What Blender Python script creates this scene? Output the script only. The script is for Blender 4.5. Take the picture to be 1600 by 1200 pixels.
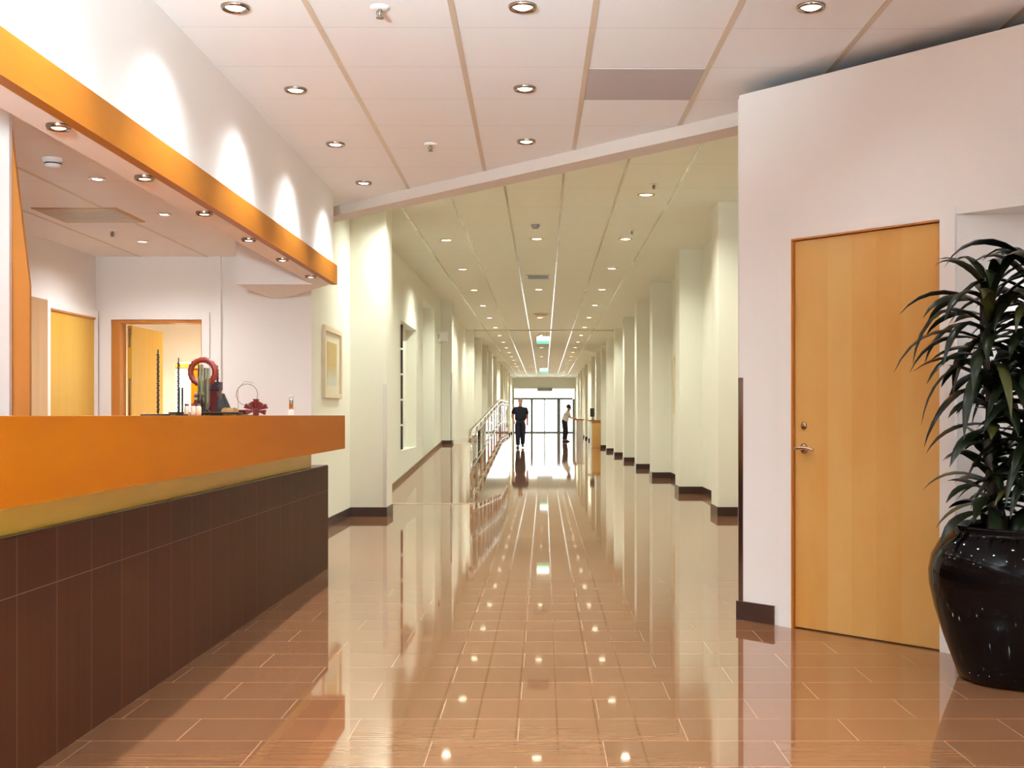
import bpy, bmesh, math, random
from math import sin, cos, pi, radians, atan2, sqrt
from mathutils import Vector, Matrix

for o in list(bpy.data.objects):
    bpy.data.objects.remove(o)
SC = bpy.context.scene
COL = SC.collection
RND = random.Random(7)

# ------------------------------------------------------------------ camera
EYE = 1.15
FPX = 1850.0
cam_d = bpy.data.cameras.new('camera')
cam_d.sensor_width = 36.0
cam_d.lens = FPX / 1600 * 36.0
cam_d.shift_x = -50 / 1600
cam_d.shift_y = 48.5 / 1600
cam_d.clip_end = 300
cam = bpy.data.objects.new('camera', cam_d)
cam.location = (0, 0, EYE)
cam.rotation_euler = (pi / 2, 0, 0)
COL.objects.link(cam)
SC.camera = cam

# ------------------------------------------------------------------ world / exposure
w = bpy.data.worlds.new('daylight')
SC.world = w
w.use_nodes = True
bg = w.node_tree.nodes['Background']
bg.inputs['Color'].default_value = (1.0, 0.99, 0.97, 1)
bg.inputs['Strength'].default_value = 4.0
SC.view_settings.view_transform = 'Standard'
SC.view_settings.look = 'None'
SC.view_settings.exposure = 0.58
SC.view_settings.gamma = 1.0
SC.view_settings.use_curve_mapping = False
SC.cycles.max_bounces = 9
SC.cycles.diffuse_bounces = 6
SC.cycles.glossy_bounces = 4
SC.cycles.transparent_max_bounces = 12
SC.cycles.caustics_reflective = True
SC.cycles.caustics_refractive = False
SC.cycles.blur_glossy = 1.0
SC.cycles.sample_clamp_indirect = 10.0

def portal(name, loc, rot, sx, sy):
    l = bpy.data.lights.new(name, 'AREA')
    l.shape = 'RECTANGLE'
    l.size = sx
    l.size_y = sy
    l.cycles.is_portal = True
    o = bpy.data.objects.new(name, l)
    o.location = loc
    o.rotation_euler = rot
    COL.objects.link(o)
portal('sky_portal_far', (0, 77.6, 1.5), (-pi / 2, 0, 0), 4.2, 3.0)
portal('sky_portal_lobby', (2.6, -4.05, 1.55), (pi / 2, 0, 0), 2.7, 2.5)  # samples the sky through the added lobby opening

P_FORE, P_SCALLOP, P_CORR, P_OFF, P_STRIP = 52.0, 32.0, 172.0, 76.0, 7.0
WARM = (0.88, 0.97, 1.0)
WASHC = (1.0, 0.95, 0.90)
CORRC = (0.98, 1.0, 0.87)
OFFC = (0.97, 0.98, 1.0)

# ------------------------------------------------------------------ materials
def nt(name):
    m = bpy.data.materials.new(name)
    m.use_nodes = True
    t = m.node_tree
    return m, t, t.nodes['Principled BSDF']

def plain(name, col, rough=0.5, metal=0.0, spec=0.5, bump=0.0, bscale=200, coat=0.0):
    m, t, b = nt(name)
    b.inputs['Base Color'].default_value = (*col, 1)
    b.inputs['Roughness'].default_value = rough
    b.inputs['Metallic'].default_value = metal
    b.inputs['Specular IOR Level'].default_value = spec
    b.inputs['Coat Weight'].default_value = coat
    if bump:
        n = t.nodes.new('ShaderNodeTexNoise')
        n.inputs['Scale'].default_value = bscale
        tc = t.nodes.new('ShaderNodeTexCoord')
        t.links.new(tc.outputs['Object'], n.inputs['Vector'])
        bp = t.nodes.new('ShaderNodeBump')
        bp.inputs['Strength'].default_value = bump
        bp.inputs['Distance'].default_value = 0.002
        t.links.new(n.outputs['Fac'], bp.inputs['Height'])
        t.links.new(bp.outputs['Normal'], b.inputs['Normal'])
    return m

def emit(name, col, s):
    m, t, b = nt(name)
    b.inputs['Base Color'].default_value = (*col, 1)
    b.inputs['Emission Color'].default_value = (*col, 1)
    b.inputs['Emission Strength'].default_value = s
    return m

def mixrgb(t, fac, a, b_):
    n = t.nodes.new('ShaderNodeMix')
    n.data_type = 'RGBA'
    for s, v in ((0, fac), (6, a), (7, b_)):
        if isinstance(v, (int, float)):
            n.inputs[s].default_value = v
        elif isinstance(v, tuple):
            n.inputs[s].default_value = (*v, 1)
        else:
            t.links.new(v, n.inputs[s])
    return n.outputs[2]

def ramp(t, v, p0, p1):
    n = t.nodes.new('ShaderNodeMapRange')
    n.inputs[1].default_value = p0
    n.inputs[2].default_value = p1
    t.links.new(v, n.inputs[0])
    return n.outputs[0]

def mapped(t, scale, rot=(0, 0, 0), loc=(0, 0, 0)):
    tc = t.nodes.new('ShaderNodeTexCoord')
    mp = t.nodes.new('ShaderNodeMapping')
    mp.inputs['Scale'].default_value = scale
    mp.inputs['Rotation'].default_value = rot
    mp.inputs['Location'].default_value = loc
    t.links.new(tc.outputs['Object'], mp.inputs['Vector'])
    return mp.outputs['Vector']

def noise(t, vec, scale=1, detail=4, rough=0.55):
    n = t.nodes.new('ShaderNodeTexNoise')
    n.inputs['Scale'].default_value = scale
    n.inputs['Detail'].default_value = detail
    n.inputs['Roughness'].default_value = rough
    t.links.new(vec, n.inputs['Vector'])
    return n.outputs['Fac']

def wood(name, c1, c2, scale, rough=0.3, plank=None, coat=0.0, blot=0.6, spec=0.2):
    """grain stretched along the axis whose scale is smallest; plank = (axis, width) gives veneer leaves of slightly different tone"""
    m, t, b = nt(name)
    v = mapped(t, scale)
    g = noise(t, v, 1, 6, 0.6)
    v2 = mapped(t, tuple(s * 0.18 for s in scale), loc=(3, 1, 7))
    g2 = noise(t, v2, 1, 3, 0.5)
    f = t.nodes.new('ShaderNodeMath')
    f.operation = 'MULTIPLY_ADD'
    t.links.new(g2, f.inputs[0])
    f.inputs[1].default_value = blot
    sc = t.nodes.new('ShaderNodeMath')
    sc.operation = 'MULTIPLY'
    t.links.new(g, sc.inputs[0])
    sc.inputs[1].default_value = 1 - blot
    t.links.new(sc.outputs[0], f.inputs[2])
    fac = ramp(t, f.outputs[0], 0.34, 0.66)
    if plank:
        ax, wd, amt = plank
        tc = t.nodes.new('ShaderNodeTexCoord')
        sp = t.nodes.new('ShaderNodeSeparateXYZ')
        t.links.new(tc.outputs['Object'], sp.inputs[0])
        dv = t.nodes.new('ShaderNodeMath'); dv.operation = 'DIVIDE'
        t.links.new(sp.outputs[ax], dv.inputs[0]); dv.inputs[1].default_value = wd
        fl = t.nodes.new('ShaderNodeMath'); fl.operation = 'FLOOR'
        t.links.new(dv.outputs[0], fl.inputs[0])
        wn = t.nodes.new('ShaderNodeTexWhiteNoise'); wn.noise_dimensions = '1D'
        t.links.new(fl.outputs[0], wn.inputs['W'])
        ad = t.nodes.new('ShaderNodeMath'); ad.operation = 'MULTIPLY_ADD'
        t.links.new(wn.outputs['Value'], ad.inputs[0]); ad.inputs[1].default_value = amt
        t.links.new(fac, ad.inputs[2])
        sb = t.nodes.new('ShaderNodeMath'); sb.operation = 'SUBTRACT'; sb.use_clamp = True
        t.links.new(ad.outputs[0], sb.inputs[0]); sb.inputs[1].default_value = amt / 2
        fac = sb.outputs[0]
    t.links.new(mixrgb(t, fac, c1, c2), b.inputs['Base Color'])
    b.inputs['Roughness'].default_value = rough
    b.inputs['Specular IOR Level'].default_value = spec
    b.inputs['Coat Weight'].default_value = coat
    b.inputs['Coat Roughness'].default_value = 0.1
    return m

M = {}
M['wall'] = plain('painted_wall', (0.81, 0.775, 0.75), 0.6, bump=0.15, bscale=350)
M['wall_cream'] = plain('cream_painted_wall', (0.80, 0.80, 0.70), 0.5, bump=0.12, bscale=350)
M['casing'] = plain('white_casing', (0.82, 0.78, 0.75), 0.4)
M['baseboard'] = plain('dark_brown_baseboard', (0.045, 0.022, 0.016), 0.25)
M['steel'] = plain('brushed_steel', (0.42, 0.36, 0.34), 0.22, 1.0)
M['chrome'] = plain('chrome', (0.80, 0.76, 0.74), 0.08, 1.0)
M['darkchrome'] = plain('dark_chrome', (0.35, 0.28, 0.22), 0.18, 1.0)
M['brass'] = plain('warm_steel', (0.65, 0.45, 0.32), 0.2, 1.0)
M['black'] = plain('black_plastic', (0.012, 0.011, 0.010), 0.35)
M['blackmetal'] = plain('black_metal', (0.02, 0.02, 0.018), 0.35, 0.6)
M['white'] = plain('white_plastic', (0.82, 0.80, 0.78), 0.4)
M['grey'] = plain('grey_plastic', (0.35, 0.31, 0.31), 0.5)
M['rail'] = plain('ceiling_rail', (0.62, 0.53, 0.42), 0.32, 0.0, 0.5)
M['rail_glossy'] = plain('polished_ceiling_rail', (0.62, 0.58, 0.45), 0.16, 0.35, 0.8)
M['lamp'] = emit('lamp_glow', (1.0, 0.93, 0.82), 7.0)
M['lamp_corr'] = emit('lamp_glow_warm', (1.0, 0.92, 0.68), 6.0)
M['greyframe'] = plain('grey_aluminium', (0.18, 0.19, 0.21), 0.4, 0.3)
M['birch'] = wood('birch_veneer', (0.62, 0.37, 0.130), (0.54, 0.24, 0.050), (6, 6, 2.2), 0.38, (0, 0.145, 0.40), blot=0.80)
M['orange'] = wood('orange_lacquered_wood', (0.42, 0.125, 0.003), (0.33, 0.078, 0.0015), (7, 1.0, 7), 0.45, spec=0.04, blot=0.75)
M['beam'] = wood('orange_beam_wood', (0.42, 0.165, 0.018), (0.33, 0.105, 0.009), (7, 1.0, 7), 0.4, spec=0.1)
M['orange_dark'] = wood('deep_orange_wood', (0.55, 0.22, 0.05), (0.40, 0.13, 0.025), (9, 9, 0.9), 0.35)
M['pinewood'] = wood('pale_wood', (0.60, 0.38, 0.20), (0.46, 0.26, 0.12), (9, 9, 1.0), 0.4)
M['yellow_wood'] = wood('yellow_wood', (0.66, 0.40, 0.055), (0.56, 0.29, 0.03), (8, 8, 0.8), 0.35)
M['apron'] = wood('yellowed_wood', (0.80, 0.55, 0.06), (0.62, 0.36, 0.03), (7, 0.8, 7), 0.3)
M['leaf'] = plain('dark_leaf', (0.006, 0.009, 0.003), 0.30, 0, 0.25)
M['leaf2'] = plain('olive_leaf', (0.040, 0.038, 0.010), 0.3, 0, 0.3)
M['cane'] = plain('cane_bark', (0.035, 0.022, 0.014), 0.8, bump=0.5, bscale=60)
M['soil'] = plain('potting_soil', (0.02, 0.013, 0.009), 0.95, bump=0.8, bscale=80)
M['glaze'] = plain('black_glaze', (0.003, 0.002, 0.002), 0.05, 0, 0.10)
M['skin'] = plain('skin', (0.52, 0.25, 0.17), 0.5)
M['hair'] = plain('black_hair', (0.012, 0.009, 0.007), 0.45)
M['navy'] = plain('dark_navy_cloth', (0.010, 0.010, 0.022), 0.85)
M['whitecloth'] = plain('pale_cloth', (0.75, 0.74, 0.68), 0.85)
M['darkcloth'] = plain('black_cloth', (0.015, 0.015, 0.02), 0.85)
M['red'] = plain('red_lacquer', (0.24, 0.030, 0.014), 0.35)
M['darkred'] = plain('dark_red_paper', (0.11, 0.004, 0.006), 0.45)
M['olive'] = plain('olive_bronze', (0.09, 0.065, 0.03), 0.35, 0.3)
M['paper'] = plain('cream_card', (0.75, 0.60, 0.48), 0.6)
M['wire'] = plain('grey_wire', (0.30, 0.25, 0.20), 0.3, 0.7)
M['gold'] = plain('pale_gold', (0.62, 0.45, 0.22), 0.3, 0.7)
M['ceramic'] = plain('white_worktop', (0.8, 0.78, 0.74), 0.3)
M['green_glow'] = emit('green_sign_glow', (0.10, 0.75, 0.38), 1.2)
M['white_glow'] = emit('white_sign_glow', (0.95, 1.0, 0.95), 2.2)

def glass(name, tint, refl=1.0):
    m = bpy.data.materials.new(name)
    m.use_nodes = True
    t = m.node_tree
    t.nodes.clear()
    out = t.nodes.new('ShaderNodeOutputMaterial')
    tr = t.nodes.new('ShaderNodeBsdfTransparent')
    tr.inputs[0].default_value = (*tint, 1)
    gl = t.nodes.new('ShaderNodeBsdfGlossy')
    gl.inputs['Roughness'].default_value = 0.02
    fr = t.nodes.new('ShaderNodeFresnel')
    fr.inputs[0].default_value = 1.45
    mx = t.nodes.new('ShaderNodeMixShader')
    t.links.new(fr.outputs[0], mx.inputs[0])
    t.links.new(tr.outputs[0], mx.inputs[1])
    t.links.new(gl.outputs[0], mx.inputs[2])
    t.links.new(mx.outputs[0], out.inputs[0])
    return m
M['glass'] = glass('clear_glass', (0.93, 0.97, 0.95))
M['acrylic'] = glass('green_edged_acrylic', (0.80, 0.84, 0.76))

def tiles(name, c1, c2, mortar, vec_rot, loc, bw, rh, offset, msize, rough, bumpy=0.0, spec=0.5, grain=(2, 60, 2)):
    m, t, b = nt(name)
    if vec_rot == 'YZ':
        tc = t.nodes.new('ShaderNodeTexCoord')
        sp = t.nodes.new('ShaderNodeSeparateXYZ')
        t.links.new(tc.outputs['Object'], sp.inputs[0])
        cb_ = t.nodes.new('ShaderNodeCombineXYZ')
        t.links.new(sp.outputs[1], cb_.inputs[0])
        t.links.new(sp.outputs[2], cb_.inputs[1])
        v = cb_.outputs[0]
    else:
        v = mapped(t, (1, 1, 1), vec_rot, loc)
    br = t.nodes.new('ShaderNodeTexBrick')
    br.inputs['Scale'].default_value = 1
    br.inputs['Brick Width'].default_value = bw
    br.inputs['Row Height'].default_value = rh
    br.inputs['Mortar Size'].default_value = msize
    br.inputs['Mortar Smooth'].default_value = 0.1
    br.inputs['Bias'].default_value = 0
    br.offset = offset
    br.offset_frequency = 2
    br.inputs['Color1'].default_value = (*c1, 1)
    br.inputs['Color2'].default_value = (*c2, 1)
    br.inputs['Mortar'].default_value = (*mortar, 1)
    t.links.new(v, br.inputs['Vector'])
    g = noise(t, mapped(t, grain), 1, 5, 0.6)
    mul = mixrgb(t, ramp(t, g, 0.3, 0.7), (0.88, 0.86, 0.85), (1.10, 1.10, 1.10))
    mm = t.nodes.new('ShaderNodeMix')
    mm.data_type = 'RGBA'
    mm.blend_type = 'MULTIPLY'
    mm.inputs[0].default_value = 1
    t.links.new(br.outputs['Color'], mm.inputs[6])
    t.links.new(mul, mm.inputs[7])
    t.links.new(mm.outputs[2], b.inputs['Base Color'])
    b.inputs['Roughness'].default_value = rough
    b.inputs['Specular IOR Level'].default_value = spec
    if bumpy:
        nn = noise(t, mapped(t, (2.2, 5.0, 1)), 1, 1, 0.3)
        bp = t.nodes.new('ShaderNodeBump')
        bp.inputs['Strength'].default_value = bumpy
        bp.inputs['Distance'].default_value = 0.01
        t.links.new(nn, bp.inputs['Height'])
        t.links.new(bp.outputs['Normal'], b.inputs['Normal'])
    return m
# floor: tiles 0.60 wide, 0.305 deep, half bond, joints found from the picture
M['floor'] = tiles('polished_brown_tiles', (0.245, 0.112, 0.052), (0.215, 0.095, 0.043), (0.46, 0.31, 0.21),
                   (0, 0, 0), (-0.208 + 0.602 * 20, -3.569 + 0.3047 * 40, 0), 0.602, 0.3047, 0.5, 0.0017, 0.035, 0.012, 0.95)
M['base_tiles'] = tiles('dark_brown_stone_tiles', (0.056, 0.015, 0.006), (0.046, 0.012, 0.005), (0.18, 0.11, 0.08),
                        'YZ', (0, 0, 0), 0.302, 0.585, 0.0, 0.0014, 0.42, 0.0, 0.05, (30, 30, 1.2))

def panel_ceiling(name, col, rot, y0, pitch):
    m, t, b = nt(name)
    v = mapped(t, (1, 1, 1), (0, 0, rot))
    sp = t.nodes.new('ShaderNodeSeparateXYZ')
    t.links.new(v, sp.inputs[0])
    a = t.nodes.new('ShaderNodeMath'); a.operation = 'SUBTRACT'
    t.links.new(sp.outputs[1], a.inputs[0]); a.inputs[1].default_value = y0 - pitch * 60
    d = t.nodes.new('ShaderNodeMath'); d.operation = 'DIVIDE'
    t.links.new(a.outputs[0], d.inputs[0]); d.inputs[1].default_value = pitch
    fr = t.nodes.new('ShaderNodeMath'); fr.operation = 'FRACT'
    t.links.new(d.outputs[0], fr.inputs[0])
    lt = t.nodes.new('ShaderNodeMath'); lt.operation = 'LESS_THAN'
    t.links.new(fr.outputs[0], lt.inputs[0]); lt.inputs[1].default_value = 0.010
    dark = tuple(c * 0.80 for c in col)
    t.links.new(mixrgb(t, lt.outputs[0], col, dark), b.inputs['Base Color'])
    b.inputs['Roughness'].default_value = 0.7
    return m
SKEW = 0.00865
M['ceil'] = panel_ceiling('white_ceiling_panels', (0.84, 0.865, 0.89), -SKEW, 5.745, 0.65)
M['ceil_corr'] = panel_ceiling('corridor_ceiling_panels', (0.82, 0.84, 0.74), 0, 10.2, 1.2)
M['ceil_off'] = panel_ceiling('office_ceiling_panels', (0.85, 0.82, 0.81), 0, 4.6, 0.6)

def artwork():
    m, t, b = nt('abstract_print')
    tc = t.nodes.new('ShaderNodeTexCoord')
    sp = t.nodes.new('ShaderNodeSeparateXYZ')
    t.links.new(tc.outputs['Generated'], sp.inputs[0])
    n = noise(t, mapped(t, (3, 3, 2)), 1, 3)
    s = t.nodes.new('ShaderNodeMath'); s.operation = 'MULTIPLY_ADD'
    t.links.new(n, s.inputs[0]); s.inputs[1].default_value = 0.35
    t.links.new(sp.outputs[2], s.inputs[2])
    f = ramp(t, s.outputs[0], 0.30, 0.65)
    t.links.new(mixrgb(t, f, (0.55, 0.56, 0.48), (0.50, 0.33, 0.06)), b.inputs['Base Color'])
    b.inputs['Roughness'].default_value = 0.3
    return m
M['art'] = artwork()

# ------------------------------------------------------------------ mesh helpers
class MB:
    def __init__(s):
        s.v, s.f, s.sm = [], [], []
    def add(s, vs, fs, smooth=False):
        k = len(s.v)
        s.v += [tuple(p) for p in vs]
        for f in fs:
            s.f.append(tuple(k + i for i in f))
            s.sm.append(smooth)
        return s
    def box(s, x0, x1, y0, y1, z0, z1):
        return s.add([(x0, y0, z0), (x1, y0, z0), (x1, y1, z0), (x0, y1, z0), (x0, y0, z1), (x1, y0, z1), (x1, y1, z1), (x0, y1, z1)],
                     [(3, 2, 1, 0), (4, 5, 6, 7), (0, 1, 5, 4), (1, 2, 6, 5), (2, 3, 7, 6), (3, 0, 4, 7)])
    def rbox(s, x0, x1, y0, y1, z0, z1, r=0.004):
        """box with chamfered edges"""
        X, Y, Z = (x0, x1), (y0, y1), (z0, z1)
        bm = bmesh.new()
        vs = [bm.verts.new((X[i], Y[j], Z[k])) for i in (0, 1) for j in (0, 1) for k in (0, 1)]
        bmesh.ops.convex_hull(bm, input=vs)
        bmesh.ops.dissolve_limit(bm, angle_limit=0.01, verts=bm.verts, edges=bm.edges)
        r = min(r, (x1 - x0) * 0.45, (y1 - y0) * 0.45, (z1 - z0) * 0.45)
        bmesh.ops.bevel(bm, geom=list(bm.edges), offset=r, segments=2, profile=0.5, affect='EDGES')
        bmesh.ops.recalc_face_normals(bm, faces=bm.faces)
        bm.verts.index_update()
        s.add([v.co[:] for v in bm.verts], [[v.index for v in f.verts] for f in bm.faces])
        bm.free()
        return s
    def prism(s, poly, z0, z1):
        n = len(poly)
        a = sum(poly[i][0] * poly[(i + 1) % n][1] - poly[(i + 1) % n][0] * poly[i][1] for i in range(n))
        if a < 0:
            poly = poly[::-1]
        vs = [(x, y, z0) for x, y in poly] + [(x, y, z1) for x, y in poly]
        fs = [tuple(range(n - 1, -1, -1)), tuple(range(n, 2 * n))]
        fs += [(i, (i + 1) % n, n + (i + 1) % n, n + i) for i in range(n)]
        return s.add(vs, fs)
    def hexa(s, c):
        """8 explicit corners: bottom ring 0-3 counter-clockwise, top ring 4-7"""
        return s.add(c, [(3, 2, 1, 0), (4, 5, 6, 7), (0, 1, 5, 4), (1, 2, 6, 5), (2, 3, 7, 6), (3, 0, 4, 7)])
    def tube(s, pts, r, n=8, closed=False):
        P = [Vector(p) for p in pts]
        rr = r if isinstance(r, (list, tuple)) else [r] * len(P)
        rings = []
        up = None
        m = len(P)
        for i, p in enumerate(P):
            if closed:
                d = P[(i + 1) % m] - P[i - 1]
            else:
                d = P[min(i + 1, m - 1)] - P[max(i - 1, 0)]
            d.normalize()
            if up is None:
                up = Vector((0, 0, 1)) if abs(d.z) < 0.9 else Vector((1, 0, 0))
            a = d.cross(up)
            if a.length < 1e-6:
                a = d.orthogonal()
            a.normalize()
            b = a.cross(d).normalized()
            up = b
            rings.append([p + (a * cos(2 * pi * k / n) + b * sin(2 * pi * k / n)) * rr[i] for k in range(n)])
        vs = [q for ring in rings for q in ring]
        fs = []
        last = m if closed else m - 1
        for i in range(last):
            j = (i + 1) % m
            for k in range(n):
                k2 = (k + 1) % n
                fs.append((i * n + k, i * n + k2, j * n + k2, j * n + k))
        s.add(vs, fs, True)
        if not closed:
            k0 = len(s.v) - len(vs)
            s.f.append(tuple(k0 + k for k in range(n - 1, -1, -1))); s.sm.append(False)
            s.f.append(tuple(k0 + (m - 1) * n + k for k in range(n))); s.sm.append(False)
        return s
    def lathe(s, prof, n=32, c=(0, 0, 0), flip=False):
        vs, fs = [], []
        for r, z in prof:
            vs += [(c[0] + r * cos(2 * pi * k / n), c[1] + r * sin(2 * pi * k / n), c[2] + z) for k in range(n)]
        for i in range(len(prof) - 1):
            for k in range(n):
                k2 = (k + 1) % n
                q = (i * n + k, i * n + k2, (i + 1) * n + k2, (i + 1) * n + k)
                fs.append(q[::-1] if flip else q)
        return s.add(vs, fs, True)
    def disc(s, c, r, n=24, down=True):
        vs = [(c[0] + r * cos(2 * pi * k / n), c[1] + r * sin(2 * pi * k / n), c[2]) for k in range(n)]
        f = tuple(range(n))
        return s.add(vs, [f[::-1] if down else f])
    def ball(s, c, r, n=12, sq=(1, 1, 1)):
        prof = [(max(r * sin(pi * i / n), 1e-4), -r * cos(pi * i / n)) for i in range(n + 1)]
        k0 = len(s.v)
        s.lathe(prof, n * 2)
        for i in range(k0, len(s.v)):
            v = s.v[i]
            s.v[i] = (c[0] + v[0] * sq[0], c[1] + v[1] * sq[1], c[2] + v[2] * sq[2])
        return s

def mesh(mb, name, mat):
    me = bpy.data.meshes.new(name)
    me.from_pydata(mb.v, [], mb.f)
    me.polygons.foreach_set('use_smooth', mb.sm)
    me.materials.append(mat)
    me.update()
    return me

def obj(name, mb, mat, parent=None, loc=None, rotz=0.0, label=None):
    o = bpy.data.objects.new(name, mesh(mb, name, mat))
    if loc is not None:
        o.location = loc
    o.rotation_euler = (0, 0, rotz)
    if parent:
        o.parent = parent
    if label:
        o['label'] = label
    COL.objects.link(o)
    return o

def tag(o, label, cat, group=None, kind=None):
    o['label'] = label
    o['category'] = cat
    if group:
        o['group'] = group
    if kind:
        o['kind'] = kind
    return o

def thing(name, label, cat, loc=(0, 0, 0), rotz=0.0, group=None, kind=None):
    o = bpy.data.objects.new(name, None)
    o.empty_display_size = 0.1
    o.location = loc
    o.rotation_euler = (0, 0, rotz)
    COL.objects.link(o)
    return tag(o, label, cat, group, kind)

def struct(name, mb, mat, label, cat, loc=None, rotz=0.0):
    o = obj(name, mb, mat, None, loc, rotz)
    return tag(o, label, cat, None, 'structure')

def dup(root, loc, rotz=None, label=None):
    r = root.copy()
    COL.objects.link(r)
    r.location = loc
    if rotz is not None:
        r.rotation_euler = (0, 0, rotz)
    if label:
        r['label'] = label
    for ch in list(root.children):
        c = ch.copy(); COL.objects.link(c); c.parent = r
        for g in list(ch.children):
            d = g.copy(); COL.objects.link(d); d.parent = c
    return r

def F(u, v):
    """the reception's ceiling grid lies half a degree off the corridor axis"""
    return (u - SKEW * v, v + SKEW * u)

ORD = ['first', 'second', 'third', 'fourth', 'fifth', 'sixth', 'seventh', 'eighth', 'ninth', 'tenth', 'eleventh', 'twelfth',
       'thirteenth', 'fourteenth', 'fifteenth', 'sixteenth', 'seventeenth', 'eighteenth', 'nineteenth', 'twentieth', 'twenty-first', 'twenty-second']

# ------------------------------------------------------------------ the setting
CZ = 3.03            # reception ceiling
CC = 3.57            # corridor ceiling
OZ = 2.65            # office ceiling
YEND = 77.0
HX, HY, HS = -1.78, 10.55, -1.0743      # line of the diagonal header
def hy(x):
    return HY + (x - HX) * HS

struct('floor', MB().box(-6.0, 4.4, -4.2, YEND + 0.4, -0.15, 0.0), M['floor'],
       'polished brown tiled floor laid in half bond', 'floor')
struct('ceiling', MB().prism([(-2.2, -4.2), (4.4, -4.2), (4.4, hy(4.4)), (-2.2, hy(-2.2))], CZ, CZ + 0.12), M['ceil'],
       'white panelled ceiling over the reception', 'ceiling')
struct('ceiling_corridor', MB().box(-2.9, 4.4, 3.9, YEND + 0.4, CC, CC + 0.15), M['ceil_corr'],
       'cream panelled ceiling of the long corridor', 'ceiling')
struct('ceiling_office', MB().box(-6.2, -1.95, -4.2, 9.98, OZ, OZ + 0.12).box(-6.2, -2.22, 9.98, 16.2, OZ, OZ + 0.12), M['ceil_off'],
       'lower white ceiling behind the reception counter', 'ceiling')

# diagonal header between the two ceilings
nx, ny = 0.7319, 0.6813
th = 0.20
p0, p1 = (-2.2, hy(-2.2)), (4.4, hy(4.4))
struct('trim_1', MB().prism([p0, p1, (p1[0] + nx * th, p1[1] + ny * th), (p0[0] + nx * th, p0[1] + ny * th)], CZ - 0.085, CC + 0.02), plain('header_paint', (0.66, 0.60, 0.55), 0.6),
       'diagonal white header where the corridor ceiling begins', 'trim')

# grid rails of the reception ceiling
ri = 2
for u in (-1.038, -0.378, 0.284, 0.945, 1.612, 2.27, 2.93):
    def at(uu, v):
        x, y = F(uu, v); return (x, y)
    hw = 0.014
    # end of the rail on the header line
    v1 = 9.0
    for _ in range(30):
        x, y = F(u, v1)
        v1 -= (y - hy(x)) * 0.8
    a, b = at(u - hw, -4.0), at(u + hw, -4.0)
    c, d = at(u + hw, v1 - 0.02), at(u - hw, v1 - 0.02)
    struct(f'trim_{ri}', MB().prism([a, b, c, d], CZ - 0.004, CZ + 0.01), M['rail'], 'beige rail between reception ceiling panels', 'trim')
    ri += 1
# rails of the corridor ceiling
for x in (-1.66, -1.03, -0.415, 0.198, 0.805, 1.41):
    struct(f'trim_{ri}', MB().box(x - 0.012, x + 0.012, max(9.0, hy(x) + 0.35), YEND, CC - 0.004, CC + 0.01), M['rail_glossy'],
           'long shiny rail between corridor ceiling panels', 'trim')
    ri += 1
# shallow step in the corridor ceiling
struct(f'trim_{ri}', MB().box(-2.2, 2.32, 33.6, 33.64, CC - 0.03, CC + 0.01), M['rail'], 'thin transverse joint across the corridor ceiling', 'trim'); ri += 1

# reception side: wall above the counter with a lowered strip behind it
XF, XN = -1.776, -1.752
mb = MB()
for (xa, xb, z0, z1) in ((None, -1.80, 2.40, CZ + 0.05), (-1.80, -1.95, 2.2525, CZ + 0.05)):
    fa = (XN, XF) if xa is None else (xa, xa)
    mb.hexa([(xb, -4.0, z0), (fa[0], -4.0, z0), (fa[1], 9.98, z0), (xb, 9.98, z0),
             (xb, -4.0, z1), (fa[0], -4.0, z1), (fa[1], 9.98, z1), (xb, 9.98, z1)])
struct('wall_soffit', mb, M['wall'], 'white wall band above the wooden beam, washed by spotlights', 'wall')
struct('wall_bulkhead', MB().prism([(-2.60, 9.99), (-1.802, 9.99), (-2.46, 11.195), (-2.58, 11.195)], 2.2525, OZ + 0.02), M['wall'], 'boxed white bulkhead at the end of the wooden beam', 'wall')
struct('wall_soffit_end', MB().prism([(-2.6, 9.981), (-1.80, 9.981), (-2.2, 10.9), (-2.6, 10.9)], OZ + 0.021, CZ + 0.05), M['wall'], 'white wall return above the bulkhead', 'wall')

# office shell
YF = 11.2
mb = MB()
mb.box(-4.6, -4.086, YF, YF + 0.16, 0, OZ + 0.05)
mb.box(-3.232, -2.2, YF, YF + 0.16, 0, OZ + 0.05)
mb.box(-4.086, -3.232, YF, YF + 0.16, 2.05, OZ + 0.05)
mb.box(-2.95, -2.2, YF, YF + 0.16, OZ, CC + 0.1)
struct('wall_office_far', mb, M['wall'], 'white far wall of the office with an open doorway', 'wall')
struct('wall_office_left', MB().box(-4.40, -4.24, -4.2, YF, 0, OZ + 0.05), M['wall'], 'office side wall with a wooden door', 'wall')
struct('trim_90', MB().box(-3.10, -3.05, YF - 0.03, YF, 0, OZ), M['casing'], 'slim vertical trim on the office far wall', 'trim')
struct('wall_screen', MB().box(-4.24, -2.615, 5.79, 5.82, 0, OZ), M['wall'], 'white wall edge beside the office opening', 'wall')
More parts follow.
